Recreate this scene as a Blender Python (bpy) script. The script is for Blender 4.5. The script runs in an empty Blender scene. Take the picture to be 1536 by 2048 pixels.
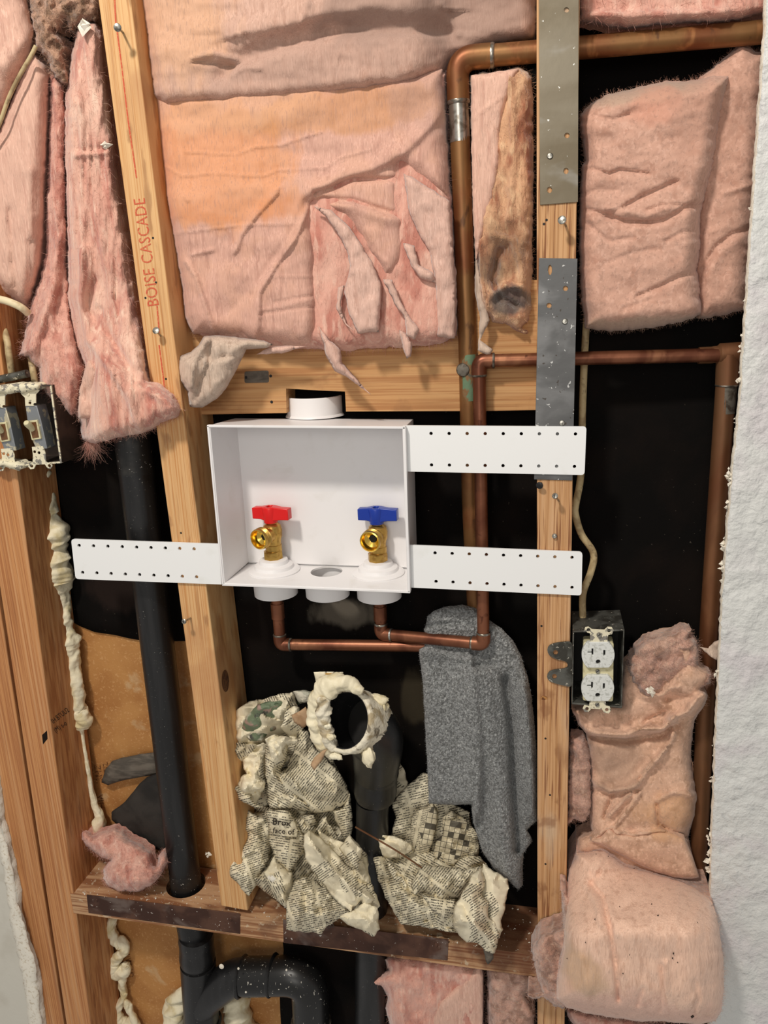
import bpy, math, random
import numpy as np
from mathutils import Vector, Matrix
from mathutils.geometry import delaunay_2d_cdt
random.seed(7)
sc = bpy.context.scene
C = sc.collection
# ---------------------------------------------------------------- camera
FPX = 1540.0
CAM = np.array([0.0, -0.90, 1.35])
PIT, YAW, ROL = math.radians(15.11), math.radians(12.37), math.radians(-2.34)
cy, sy, cp, sp = math.cos(YAW), math.sin(YAW), math.cos(PIT), math.sin(PIT)
FW = np.array([-sy*cp, cy*cp, -sp]); RT0 = np.array([cy, sy, 0.0]); UP0 = np.cross(RT0, FW)
RT = math.cos(ROL)*RT0 + math.sin(ROL)*UP0; UP = -math.sin(ROL)*RT0 + math.cos(ROL)*UP0
cd = bpy.data.cameras.new('camera'); cam = bpy.data.objects.new('camera', cd); C.objects.link(cam)
cd.sensor_fit = 'VERTICAL'; cd.sensor_height = 24.0; cd.lens = FPX*24.0/2048.0
cd.clip_start = 0.01
m = Matrix.Identity(4)
for i in range(3):
    m[i][0] = RT[i]; m[i][1] = UP[i]; m[i][2] = -FW[i]; m[i][3] = CAM[i]
cam.matrix_world = m
sc.camera = cam
# ---------------------------------------------------------------- light
w = bpy.data.worlds.new('world'); sc.world = w; w.use_nodes = True
w.node_tree.nodes['Background'].inputs[0].default_value = (1.0, 0.96, 0.91, 1)
w.node_tree.nodes['Background'].inputs[1].default_value = 0.38
ld = bpy.data.lights.new('ceiling_lamp', 'AREA'); ld.shape = 'DISK'; ld.size = 0.18; ld.energy = 28
ld.color = (1.0, 0.93, 0.84)
lo = bpy.data.objects.new('ceiling_lamp', ld); C.objects.link(lo)
lo.location = (-0.60, -1.22, 2.62)
lo.rotation_euler = (Vector((0.0, 0, 0.95))-Vector(lo.location)).to_track_quat('-Z', 'Y').to_euler()
lf = bpy.data.lights.new('fill_light', 'AREA'); lf.shape = 'DISK'; lf.size = 0.9; lf.energy = 13; lf.color = (1.0, 0.95, 0.88)  # unseen soft fill light, added to brighten the lower part of the wall
lg = bpy.data.objects.new('fill_light', lf); C.objects.link(lg); lg.location = (-0.2, -2.6, 1.75)
lg.rotation_euler = (Vector((0.1, 0, 0.95))-Vector(lg.location)).to_track_quat('-Z', 'Y').to_euler()
sc.view_settings.view_transform = 'Standard'; sc.view_settings.look = 'None'
sc.view_settings.gamma = 1.0; sc.view_settings.use_curve_mapping = False
sc.view_settings.exposure = 0.0

# ---------------------------------------------------------------- projection of photo points on real depths
def P(px, py, Y):
    px = np.asarray(px, float); py = np.asarray(py, float); Y = np.asarray(Y, float)
    d = RT*((px-768)/FPX)[..., None] + UP*((1024-py)/FPX)[..., None] + FW
    t = (Y-CAM[1])/d[..., 1]
    return CAM + d*t[..., None]
def P1(px, py, Y): return P(np.array(px), np.array(py), np.array(Y))
def S(px, py, Y=0.0): return float(np.linalg.norm(P1(px+1, py, Y)-P1(px, py, Y)))
def Z(ox, oy, k, pts): return [(ox+x/k, oy+y/k) for x, y in pts]

# ---------------------------------------------------------------- materials
def lin(c):
    return tuple(((v/255)/12.92 if v/255 <= .04045 else ((v/255+.055)/1.055)**2.4) for v in c)+(1.0,)
def material(name, base, layers=(), rough=.75, metal=0, bump=(), coord='pos', spec=.5, sss=0, coat=0, sheen=0, transl=0):
    """layers: (kind, rgb, scale, stretch, lo, hi, detail) with kind noise/voronoi/wave, or ('blob', rgb, centre, radii, wobble, soft)
    bump: (scale, stretch, distance, kind)"""
    mt = bpy.data.materials.new(name); mt.use_nodes = True
    nt = mt.node_tree; N = nt.nodes; L = nt.links
    bs = N['Principled BSDF']
    if coord == 'pos': src = N.new('ShaderNodeNewGeometry').outputs['Position']
    else: src = N.new('ShaderNodeTexCoord').outputs['UV']
    def vm(st, off=0):
        n = N.new('ShaderNodeVectorMath'); n.operation = 'MULTIPLY_ADD'
        L.new(src, n.inputs[0]); n.inputs[1].default_value = st; n.inputs[2].default_value = (off, off*1.7, off*.3)
        return n.outputs[0]
    def tex(kind, scale, st, detail=4, off=0, dist=0):
        v = vm(st, off)
        if kind == 'noise':
            t = N.new('ShaderNodeTexNoise'); t.inputs['Detail'].default_value = detail; t.inputs['Distortion'].default_value = dist
            L.new(v, t.inputs['Vector']); t.inputs['Scale'].default_value = scale; return t.outputs['Fac']
        if kind == 'voronoi':
            t = N.new('ShaderNodeTexVoronoi'); L.new(v, t.inputs['Vector']); t.inputs['Scale'].default_value = scale
            return t.outputs['Distance']
        if kind == 'wave':
            t = N.new('ShaderNodeTexWave'); L.new(v, t.inputs['Vector']); t.inputs['Scale'].default_value = scale
            t.inputs['Distortion'].default_value = 5.0; t.inputs['Detail'].default_value = 3; t.inputs['Detail Scale'].default_value = .6
            return t.outputs['Fac']
    def rng(fac, lo, hi):
        r = N.new('ShaderNodeMapRange'); r.interpolation_type = 'SMOOTHSTEP'; L.new(fac, r.inputs[0])
        r.inputs[1].default_value = lo; r.inputs[2].default_value = hi; return r.outputs[0]
    col = None
    prev = lin(base)
    k = 0
    for ly in layers:
        k += 1
        if ly[0] == 'blob':
            _, rgb, cen, rad, wob, soft = ly
            s = N.new('ShaderNodeVectorMath'); s.operation = 'SUBTRACT'; L.new(src, s.inputs[0]); s.inputs[1].default_value = cen
            d = N.new('ShaderNodeVectorMath'); d.operation = 'DIVIDE'; L.new(s.outputs[0], d.inputs[0]); d.inputs[1].default_value = rad
            ln = N.new('ShaderNodeVectorMath'); ln.operation = 'LENGTH'; L.new(d.outputs[0], ln.inputs[0])
            nz = tex('noise', 1.0, (45, 45, 22), 6, k*3.1)
            a = N.new('ShaderNodeMath'); a.operation = 'MULTIPLY_ADD'; L.new(nz, a.inputs[0]); a.inputs[1].default_value = wob; 
            L.new(ln.outputs['Value'], a.inputs[2])
            fac = rng(a.outputs[0], 1+wob*.5+soft, 1+wob*.5-soft)
        else:
            kind, rgb, scale, st, lo_, hi_, det = ly
            fac = rng(tex(kind, scale, st, det, k*5.3, .4), lo_, hi_)
        amt = 1.0
        if len(rgb) == 4: amt = rgb[3]; rgb = rgb[:3]
        mm = N.new('ShaderNodeMath'); mm.operation = 'MULTIPLY'; L.new(fac, mm.inputs[0]); mm.inputs[1].default_value = amt
        mx = N.new('ShaderNodeMix'); mx.data_type = 'RGBA'; L.new(mm.outputs[0], mx.inputs[0])
        if col is None: mx.inputs[6].default_value = prev
        else: L.new(col, mx.inputs[6])
        mx.inputs[7].default_value = lin(rgb); col = mx.outputs[2]
    if col is None: bs.inputs['Base Color'].default_value = prev
    else: L.new(col, bs.inputs['Base Color'])
    bs.inputs['Roughness'].default_value = rough; bs.inputs['Metallic'].default_value = metal
    bs.inputs['Specular IOR Level'].default_value = spec
    if sheen: bs.inputs['Sheen Weight'].default_value = sheen; bs.inputs['Sheen Roughness'].default_value = .5
    if coat: bs.inputs['Coat Weight'].default_value = coat
    nrm = None
    for j, b in enumerate(bump):
        scale, st, dist = b[:3]; kind = b[3] if len(b) > 3 else 'noise'
        bn = N.new('ShaderNodeBump'); bn.inputs['Distance'].default_value = dist; bn.inputs['Strength'].default_value = 1.0
        L.new(tex(kind, scale, st, 5, 11+j*2.3), bn.inputs['Height'])
        if nrm is not None: L.new(nrm, bn.inputs['Normal'])
        nrm = bn.outputs['Normal']
    if nrm is not None: L.new(nrm, bs.inputs['Normal'])
    mt['_col'] = 1
    return mt

def newsprint(name, rot, seed, blank=.5, rows=300.0, paper=(230, 220, 192), grid=False):
    """newsprint: rows of small printed words in columns, in paper (UV) space, UV in metres"""
    mt = material(name, paper, [('noise', (190, 178, 150), 30, (1, 1, 1), .45, .75, 4)], rough=.85, bump=[(900, (1, 1, 1), .0002)])
    nt = mt.node_tree; N = nt.nodes; L = nt.links; bs = N['Principled BSDF']
    uv = N.new('ShaderNodeTexCoord').outputs['UV']
    mp = N.new('ShaderNodeMapping'); L.new(uv, mp.inputs[0]); mp.inputs['Rotation'].default_value = (0, 0, rot); mp.inputs['Location'].default_value = (seed*1.3, seed*.7, 0)
    sx = N.new('ShaderNodeSeparateXYZ'); L.new(mp.outputs[0], sx.inputs[0])
    def mth(op, a, b=None, c=None):
        n = N.new('ShaderNodeMath'); n.operation = op
        for i, v in enumerate((a, b, c)):
            if v is None: continue
            if isinstance(v, (int, float)): n.inputs[i].default_value = v
            else: L.new(v, n.inputs[i])
        return n.outputs[0]
    v = mth('MULTIPLY', sx.outputs[1], rows); row = mth('FLOOR', v); fr = mth('FRACT', v)
    inrow = mth('MULTIPLY', mth('GREATER_THAN', fr, .25), mth('LESS_THAN', fr, .80))
    cb = N.new('ShaderNodeCombineXYZ'); L.new(mth('MULTIPLY', sx.outputs[0], rows*.42), cb.inputs[0]); L.new(mth('MULTIPLY', row, 7.31), cb.inputs[1])
    nz = N.new('ShaderNodeTexNoise'); nz.inputs['Scale'].default_value = 1.0; nz.inputs['Detail'].default_value = 1; L.new(cb.outputs[0], nz.inputs['Vector'])
    word = mth('GREATER_THAN', nz.outputs['Fac'], .42)
    cb2 = N.new('ShaderNodeCombineXYZ'); L.new(mth('MULTIPLY', sx.outputs[0], rows*2.6), cb2.inputs[0]); L.new(mth('MULTIPLY', v, 2.2), cb2.inputs[1])
    nz2 = N.new('ShaderNodeTexNoise'); nz2.inputs['Scale'].default_value = 1.0; nz2.inputs['Detail'].default_value = 2; L.new(cb2.outputs[0], nz2.inputs['Vector'])
    let = mth('GREATER_THAN', nz2.outputs['Fac'], .45)
    colf = mth('FRACT', mth('MULTIPLY', sx.outputs[0], 21.0)); incol = mth('GREATER_THAN', colf, .09)
    nb = N.new('ShaderNodeTexNoise'); nb.inputs['Scale'].default_value = 16.0; L.new(mp.outputs[0], nb.inputs['Vector'])
    bl = mth('GREATER_THAN', nb.outputs['Fac'], 1-blank if blank < 1 else 0.0)
    ink = mth('MULTIPLY', mth('MULTIPLY', inrow, word), mth('MULTIPLY', mth('MULTIPLY', let, incol), bl))
    if grid:
        g1 = mth('LESS_THAN', mth('FRACT', mth('MULTIPLY', sx.outputs[0], 130.0)), .10)
        g2 = mth('LESS_THAN', mth('FRACT', mth('MULTIPLY', sx.outputs[1], 130.0)), .10)
        wn = N.new('ShaderNodeTexWhiteNoise'); cb3 = N.new('ShaderNodeCombineXYZ')
        L.new(mth('FLOOR', mth('MULTIPLY', sx.outputs[0], 130.0)), cb3.inputs[0]); L.new(mth('FLOOR', mth('MULTIPLY', sx.outputs[1], 130.0)), cb3.inputs[1]); L.new(cb3.outputs[0], wn.inputs['Vector'])
        sq = mth('GREATER_THAN', wn.outputs['Value'], .84)
        gg = mth('MAXIMUM', mth('MAXIMUM', g1, g2), sq)
        reg = mth('GREATER_THAN', nb.outputs['Fac'], .5)
        ink = mth('ADD', mth('MULTIPLY', gg, reg), mth('MULTIPLY', ink, mth('SUBTRACT', 1.0, reg)))
    src = bs.inputs['Base Color'].links[0].from_socket
    mx = N.new('ShaderNodeMix'); mx.data_type = 'RGBA'; L.new(mth('MULTIPLY', ink, .88), mx.inputs[0]); L.new(src, mx.inputs[6]); mx.inputs[7].default_value = lin((52, 48, 42))
    L.new(mx.outputs[2], bs.inputs['Base Color'])
    return mt

# ---------------------------------------------------------------- objects
def wl(o):
    l = Vector(o.location)
    while o.parent: o = o.parent; l += Vector(o.location)
    return l
def finish(o, loc, parent):
    C.objects.link(o)
    if parent is not None: o.parent = parent; o.location = Vector(loc)-wl(parent)
    else: o.location = loc
def thing(name, label, cat, loc, group=None):
    o = bpy.data.objects.new(name, None); o.empty_display_size = .02; C.objects.link(o); o.location = Vector([float(v) for v in loc])
    return tag(o, label, cat, group)
def tag(o, label, cat, group=None, kind=None):
    if label: o['label'] = label
    if cat: o['category'] = cat
    if group: o['group'] = group
    if kind: o['kind'] = kind
    return o
def struct(o): o['kind'] = 'structure'; return o

class MB:
    def __init__(s): s.v = []; s.f = []; s.m = []; s.n = 0
    def add(s, vs, fs, mi=0):
        vs = np.asarray(vs, float).reshape(-1, 3)
        s.v.append(vs); k = s.n
        s.f += [tuple(i+k for i in f) for f in fs]; s.m += [mi]*len(fs); s.n += len(vs); return s
    def tube(s, pts, r, n=20, caps=True, mi=0, wob=None):
        pts = np.asarray(pts, float); N = len(pts)
        r = np.broadcast_to(np.asarray(r, float), (N,)) if np.ndim(r) < 2 else r
        T = np.gradient(pts, axis=0); T /= np.linalg.norm(T, axis=1)[:, None]+1e-12
        a = np.array([0, 0, 1.0]) if abs(T[0][2]) < .8 else np.array([0, 1.0, 0])
        u = np.cross(T[0], a); u /= np.linalg.norm(u); V = []
        ang = np.linspace(0, 2*np.pi, n, endpoint=False)
        for i in range(N):
            u = u-T[i]*(u@T[i]); u /= np.linalg.norm(u); w_ = np.cross(T[i], u)
            rr = r[i]*np.ones(n) if wob is None else r[i]*wob(i, ang)
            V.append(pts[i]+np.outer(np.cos(ang)*rr, u)+np.outer(np.sin(ang)*rr, w_))
        F = [(i*n+j, i*n+(j+1) % n, (i+1)*n+(j+1) % n, (i+1)*n+j) for i in range(N-1) for j in range(n)]
        if caps: F += [tuple(range(n))[::-1], tuple((N-1)*n+j for j in range(n))]
        return s.add(np.vstack(V), F, mi)
    def lathe(s, prof, org, axis, n=32, mi=0, closed=False):
        """prof: (r, h) pairs along axis"""
        ax = np.array(axis, float); ax /= np.linalg.norm(ax)
        a = np.array([0, 0, 1.0]) if abs(ax[2]) < .8 else np.array([1.0, 0, 0])
        u = np.cross(ax, a); u /= np.linalg.norm(u); w_ = np.cross(ax, u)
        ang = np.linspace(0, 2*np.pi, n, endpoint=False); ring = np.outer(np.cos(ang), u)+np.outer(np.sin(ang), w_)
        V = [np.array(org)+ax*h+ring*max(r, 1e-5) for r, h in prof]; K = len(prof)
        F = [(i*n+j, i*n+(j+1) % n, (i+1)*n+(j+1) % n, (i+1)*n+j) for i in range(K-1) for j in range(n)]
        if closed: F += [((K-1)*n+j, (K-1)*n+(j+1) % n, (j+1) % n, j) for j in range(n)]
        return s.add(np.vstack(V), F, mi)
    def box(s, c, size, ax=None, mi=0):
        A = np.eye(3) if ax is None else np.array(ax, float)
        sg = np.array([(x, y, z) for x in (-1, 1) for y in (-1, 1) for z in (-1, 1)])*np.array(size)/2
        F = [(0, 1, 3, 2), (4, 6, 7, 5), (0, 4, 5, 1), (2, 3, 7, 6), (0, 2, 6, 4), (1, 5, 7, 3)]
        return s.add(np.array(c)+sg@A, F, mi)
    def quad8(s, q, d, mi=0):
        """front quad q (4 world pts), extruded by vector d"""
        q = np.array(q, float); V = np.vstack([q, q+np.array(d)])
        return s.add(V, [(0, 1, 2, 3), (7, 6, 5, 4), (0, 4, 5, 1), (1, 5, 6, 2), (2, 6, 7, 3), (3, 7, 4, 0)], mi)
    def build(s, name, mats, parent=None, smooth=True, bevel=0, uv=None, angle=35, fix=True):
        V = np.vstack(s.v); c = (V.min(0)+V.max(0))/2
        if parent is None: c[2] = V[:, 2].min()
        me = bpy.data.meshes.new(name); me.from_pydata((V-c).tolist(), [], s.f)
        for mt in (mats if isinstance(mats, (list, tuple)) else [mats]): me.materials.append(mt)
        me.polygons.foreach_set('material_index', s.m)
        if uv is not None:
            ul = me.uv_layers.new(name='UV'); li = np.zeros(len(me.loops), int); me.loops.foreach_get('vertex_index', li)
            ul.data.foreach_set('uv', np.asarray(uv)[li].ravel())
        if fix:
            import bmesh
            bm = bmesh.new(); bm.from_mesh(me); bmesh.ops.recalc_face_normals(bm, faces=bm.faces[:]); bm.to_mesh(me); bm.free()
        me.validate(); 
        o = bpy.data.objects.new(name, me); finish(o, c, parent)
        if smooth:
            if angle >= 180: me.polygons.foreach_set('use_smooth', [True]*len(me.polygons))
            else: me.shade_smooth() if hasattr(me, 'shade_smooth') else None; me.set_sharp_from_angle(angle=math.radians(angle))
        if bevel:
            b = o.modifiers.new('bevel', 'BEVEL'); b.width = bevel; b.segments = 2; b.limit_method = 'ANGLE'; b.angle_limit = math.radians(50)
        return o

def dens(poly, step, closed=True):
    out = []; n = len(poly)
    for i in range(n if closed else n-1):
        a = np.array(poly[i], float); b = np.array(poly[(i+1) % n], float); k = max(1, int(round(np.linalg.norm(b-a)/step)))
        out += [a+(b-a)*t/k for t in range(k)]
    if not closed: out.append(np.array(poly[-1], float))
    return np.array(out)
def smoothpoly(poly, it=2):
    p = np.array(poly, float)
    for _ in range(it):
        q = np.roll(p, -1, 0); p = np.stack([p*.75+q*.25, p*.25+q*.75], 1).reshape(-1, 2)
    return p
def segd(pts, line, closed=False):
    """distance to polyline, and signed side (+ = right of travel, i.e. below for left-to-right)"""
    L = np.array(line, float); n = len(L) if closed else len(L)-1
    best = np.full(len(pts), 1e18); side = np.zeros(len(pts))
    for i in range(n):
        a = L[i]; b = L[(i+1) % len(L)]; ab = b-a; q = pts-a
        t = np.clip((q@ab)/(ab@ab+1e-12), 0, 1); e = q-t[:, None]*ab; d = (e**2).sum(1)
        c = ab[0]*q[:, 1]-ab[1]*q[:, 0]; mk = d < best; best[mk] = d[mk]; side[mk] = np.sign(c[mk])
    return np.sqrt(best), side
def inside(pts, poly):
    poly = np.array(poly, float); x, y = pts[:, 0], pts[:, 1]; r = np.zeros(len(pts), bool); j = len(poly)-1
    for i in range(len(poly)):
        xi, yi = poly[i]; xj, yj = poly[j]
        if yi != yj: r ^= ((yi > y) != (yj > y)) & (x < (xj-xi)*(y-yi)/(yj-yi)+xi)
        j = i
    return r
_rg = np.random.RandomState(3).rand(256, 256)
def vnoise(x, y, seed=0):
    x = np.asarray(x, float)+seed*17.37; y = np.asarray(y, float)+seed*31.91
    xi = np.floor(x).astype(int); yi = np.floor(y).astype(int); fx = x-xi; fy = y-yi
    fx = fx*fx*(3-2*fx); fy = fy*fy*(3-2*fy); g = lambda a, b: _rg[a % 256, b % 256]
    return ((g(xi, yi)*(1-fx)+g(xi+1, yi)*fx)*(1-fy)+(g(xi, yi+1)*(1-fx)+g(xi+1, yi+1)*fx)*fy)*2-1
def fbm(x, y, seed=0, oc=4):
    s = 0; a = 1; t = 0
    for o in range(oc):
        s = s+a*vnoise(x*2**o, y*2**o, seed+o*3.3); t += a; a *= .5
    return s/t
def crumple(pts, seed, sp_, amp):
    """linear interpolation over a random triangulation: flat facets meeting at sharp creases"""
    rs = np.random.RandomState(seed); lo = pts.min(0)-sp_*2; hi = pts.max(0)+sp_*2
    gx, gy = np.meshgrid(np.arange(lo[0], hi[0], sp_), np.arange(lo[1], hi[1], sp_)); q = np.stack([gx.ravel(), gy.ravel()], 1)
    q = q+(rs.rand(*q.shape)-.5)*sp_*1.1; h = rs.rand(len(q))*2-1
    r = delaunay_2d_cdt([Vector(v) for v in q], [], [], 0, 1e-6); vv = np.array([tuple(v) for v in r[0]]); idx = [o[0] for o in r[3]]; h = h[idx]
    out = np.zeros(len(pts))
    for t in r[2]:
        a, b, c = vv[t[0]], vv[t[1]], vv[t[2]]; mn = np.minimum(np.minimum(a, b), c); mx = np.maximum(np.maximum(a, b), c)
        k = np.where((pts[:, 0] >= mn[0]) & (pts[:, 0] <= mx[0]) & (pts[:, 1] >= mn[1]) & (pts[:, 1] <= mx[1]))[0]
        if not len(k): continue
        p = pts[k]; D = (b[1]-c[1])*(a[0]-c[0])+(c[0]-b[0])*(a[1]-c[1])
        if abs(D) < 1e-9: continue
        w1 = ((b[1]-c[1])*(p[:, 0]-c[0])+(c[0]-b[0])*(p[:, 1]-c[1]))/D; w2 = ((c[1]-a[1])*(p[:, 0]-c[0])+(a[0]-c[0])*(p[:, 1]-c[1]))/D; w3 = 1-w1-w2
        ok = (w1 >= -1e-6) & (w2 >= -1e-6) & (w3 >= -1e-6); out[k[ok]] = w1[ok]*h[t[0]]+w2[ok]*h[t[1]]+w3[ok]*h[t[2]]
    return out*amp
def strands(mb, roots, dirs, length, width=.00014, curl=.5, mi=0, seg=3):
    n = len(roots)
    if n == 0: return
    rs = np.random.RandomState(n+5); L = length*(.35+rs.rand(n, 1)*1.0); d = dirs/(np.linalg.norm(dirs, axis=1)[:, None]+1e-9)
    V = []; p = roots.copy(); wd = rs.randn(n, 3); wd = np.cross(d, wd); wd /= np.linalg.norm(wd, axis=1)[:, None]+1e-9
    for k in range(seg+1):
        ww = width*(1-k/seg*.7); V.append(p-wd*ww); V.append(p+wd*ww)
        d = d+rs.randn(n, 3)*curl; d /= np.linalg.norm(d, axis=1)[:, None]; p = p+d*L/seg
    V = np.stack(V, 1); m_ = 2*(seg+1)
    F = [(i*m_+2*k, i*m_+2*k+1, i*m_+2*k+3, i*m_+2*k+2) for i in range(n) for k in range(seg)]
    mb.add(V.reshape(-1, 3), F, mi)

def relief(name, poly, Y0, mats, step=7, bulge=.02, rim=40, feats=(), noise=(), back=.02, jag=0, jagsc=12, smooth_it=0,
           parent=None, fuzz=None, crump=(), solid=None, sidemi=0, holes=(), pw=.5, uvang=0, angle=180, blend=10, fs=1.0, extra=None):
    """a surface whose outline is poly; depth = Y0 minus a pillow profile, ridges/grooves and noise"""
    pl = np.array(poly, float)
    if smooth_it: pl = smoothpoly(pl, smooth_it)
    loop = dens(pl, step)
    if jag:
        nx = np.roll(loop, -1, 0)-np.roll(loop, 1, 0); nx /= np.linalg.norm(nx, axis=1)[:, None]+1e-9
        nn = np.stack([nx[:, 1], -nx[:, 0]], 1); q = loop
        loop = loop+nn*(fbm(q[:, 0]/jagsc, q[:, 1]/jagsc, len(poly)*1.7, 3)*jag)[:, None]
    loops = [loop]+[dens(h, step) for h in holes]
    lo_ = loop.min(0); hi_ = loop.max(0)
    gx, gy = np.meshgrid(np.arange(lo_[0], hi_[0], step), np.arange(lo_[1], hi_[1], step))
    g = np.stack([gx.ravel(), gy.ravel()], 1)+np.random.RandomState(1).rand(gx.size, 2)*step*.3
    g = g[inside(g, loop)]
    for h in loops[1:]: g = g[~inside(g, h)]
    for l in loops:
        d, _ = segd(g, l, True); g = g[d > step*.45]
    vin = []; ed = []
    for l in loops:
        k = len(vin); vin += [Vector(v) for v in l]; ed += [(k+i, k+(i+1) % len(l)) for i in range(len(l))]
    nb = len(vin); vin += [Vector(v) for v in g]
    r = delaunay_2d_cdt(vin, ed, [], 0, 1e-5)
    vv = np.array([tuple(v) for v in r[0]]); T = np.array([t for t in r[2]])
    cen = vv[T].mean(1); ok = inside(cen, loop)
    for h in loops[1:]: ok &= ~inside(cen, h)
    T = T[ok]
    def hgt(q):
        d, _ = segd(q, loop, True); t = np.clip(d/rim, 0, 1); h = bulge*(1-(1-t)**2)**pw
        bl = np.clip(d/blend, 0, 1)
        for f_ in feats:
            ln_, wa, wb, dep = f_[:4]; dep = dep*fs; dd, sd = segd(q, dens(ln_, 12, False) if len(f_) < 5 else ln_)
            ww = np.where(sd > 0, wb, wa)*(.68 if max(wa, wb) <= 16 else .85); h = h+dep*np.exp(-(dd/ww)**2)*np.minimum(1, .25+bl)
        for f_ in noise:
            sx_, sy_, am, sd_ = f_[:4]; oc = f_[4] if len(f_) > 4 else 3
            h = h+am*fbm(q[:, 0]/sx_, q[:, 1]/sy_, sd_, oc)*np.minimum(1, .3+bl)
        for f_ in crump: h = h+crumple(q, f_[0], f_[1], f_[2])
        if extra is not None: h = h+extra(q)
        return h
    def Yf(q):
        y0 = Y0(q[:, 0], q[:, 1]) if callable(Y0) else Y0
        return y0-hgt(q)
    yy = Yf(vv); W = P(vv[:, 0], vv[:, 1], yy)
    mb = MB(); mb.add(W, [tuple(t) for t in T])
    UVs = [vv]
    if solid is None:
        # close the sides straight back and cap
        E = {}
        for t in T:
            for a, b in ((t[0], t[1]), (t[1], t[2]), (t[2], t[0])): E[(a, b)] = 1
        be = [(a, b) for (a, b) in E if (b, a) not in E]
        bi = sorted({i for e in be for i in e}); mp = {v: i for i, v in enumerate(bi)}
        yb = (Y0(vv[bi, 0], vv[bi, 1]) if callable(Y0) else np.full(len(bi), float(Y0)))+back
        B = W[bi].copy(); B[:, 1] = np.maximum(yb, B[:, 1]+.0005)
        k0 = mb.n; mb.add(B, [], 0)
        mb.f += [(b, a, k0+mp[a], k0+mp[b]) for a, b in be]; mb.m += [sidemi]*len(be)
        UVs.append(vv[bi])
    if fuzz:
        # (edge count, length, surface count, surface length, (dirx,dirz))
        ne, le, ns_, ls = fuzz[:4]; dv = fuzz[4] if len(fuzz) > 4 else (0, 0)
        rs = np.random.RandomState(ne+ns_)
        n0 = mb.n
        if ne:
            k = rs.randint(0, len(loop), ne); p_ = loop[k]+rs.randn(ne, 2)*step*.4; nx = np.roll(loop, -1, 0)-np.roll(loop, 1, 0); nx = nx[k]
            area = np.sum(loop[:, 0]*np.roll(loop[:, 1], -1)-np.roll(loop[:, 0], -1)*loop[:, 1])
            o_ = np.stack([nx[:, 1], -nx[:, 0]], 1)*(1 if area > 0 else -1); o_ /= np.linalg.norm(o_, axis=1)[:, None]+1e-9
            cl = loop[k]; Yr = Yf(cl)+rs.rand(ne)*.006; R_ = P(cl[:, 0], cl[:, 1], Yr)
            D_ = np.stack([o_[:, 0], -.5+rs.rand(ne)*.6, -o_[:, 1]], 1)+rs.randn(ne, 3)*.5
            strands(mb, R_, D_, le)
        if ns_:
            k = rs.randint(0, len(vv), ns_); R_ = W[k]
            D_ = np.stack([rs.randn(ns_)*.5+dv[0], -rs.rand(ns_)*.35-.05, rs.randn(ns_)*.5+dv[1]], 1); strands(mb, R_, D_, ls)
        UVs.append(np.zeros((mb.n-n0, 2)))
    UV = np.vstack(UVs); ca, sa = math.cos(uvang), math.sin(uvang); k = S(*loop.mean(0))
    UV = np.stack([UV[:, 0]*ca-UV[:, 1]*sa, -UV[:, 0]*sa-UV[:, 1]*ca], 1)*k
    o = mb.build(name, mats, parent, angle=angle, uv=UV, fix=False)
    if solid:
        sm = o.modifiers.new('solid', 'SOLIDIFY'); sm.thickness = solid; sm.offset = 0
    return o, Yf

def slab(name, poly, Y, thick, mats, holes=(), parent=None, bevel=0, Yfun=None):
    """flat plate with holes: outline in photo points at depth Y, thickness straight back"""
    loops = [np.array(poly, float)]+[np.array(h, float) for h in holes]
    vin = []; ed = []
    for l in loops:
        k = len(vin); vin += [Vector(v) for v in l]; ed += [(k+i, k+(i+1) % len(l)) for i in range(len(l))]
    r = delaunay_2d_cdt(vin, ed, [], 0, 1e-6); vv = np.array([tuple(v) for v in r[0]]); T = np.array([t for t in r[2]])
    cen = vv[T].mean(1); ok = inside(cen, loops[0])
    for h in loops[1:]: ok &= ~inside(cen, h)
    T = T[ok]; yy = Yfun(vv) if Yfun else np.full(len(vv), float(Y)); W = P(vv[:, 0], vv[:, 1], yy)
    mb = MB(); mb.add(W, [tuple(t) for t in T]); B = W+np.array([0, thick, 0]); mb.add(B, [tuple(t[::-1]) for t in T])
    E = {(a, b) for t in T for a, b in ((t[0], t[1]), (t[1], t[2]), (t[2], t[0]))}; n = len(W)
    be = [(a, b) for a, b in E if (b, a) not in E]; mb.f += [(b, a, a+n, b+n) for a, b in be]; mb.m += [0]*len(be)
    return mb.build(name, mats, parent, bevel=bevel, angle=30)
def circ(x, y, rx, ry=None, n=14, rot=0):
    ry = rx if ry is None else ry; c, s = math.cos(rot), math.sin(rot)
    return [(x+rx*math.cos(a)*c-ry*math.sin(a)*s, y+rx*math.cos(a)*s+ry*math.sin(a)*c) for a in [2*math.pi*i/n for i in range(n)]]
def rrect(q, r, n=4):
    """rounded polygon corners"""
    q = [np.array(p, float) for p in q]; out = []
    for i in range(len(q)):
        a, b, c = q[i-1], q[i], q[(i+1) % len(q)]; u = (a-b)/np.linalg.norm(a-b); v = (c-b)/np.linalg.norm(c-b)
        p0, p1 = b+u*r, b+v*r
        for k in range(n+1):
            t = k/n; out.append(tuple((1-t)**2*p0+2*t*(1-t)*b+t*t*p1))
    return out
def fillet(pts, r, n=10):
    pts = [np.array(p, float) for p in pts]; out = [pts[0]]
    for i in range(1, len(pts)-1):
        a, b, c = pts[i-1], pts[i], pts[i+1]; u = (a-b)/np.linalg.norm(a-b); v = (c-b)/np.linalg.norm(c-b)
        rr = min(r, np.linalg.norm(a-b)*.49, np.linalg.norm(c-b)*.49); p0, p1 = b+u*rr, b+v*rr
        for k in range(n+1):
            t = k/n; out.append((1-t)**2*p0+2*t*(1-t)*b+t*t*p1)
    out.append(pts[-1]); return np.array(out)
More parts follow.
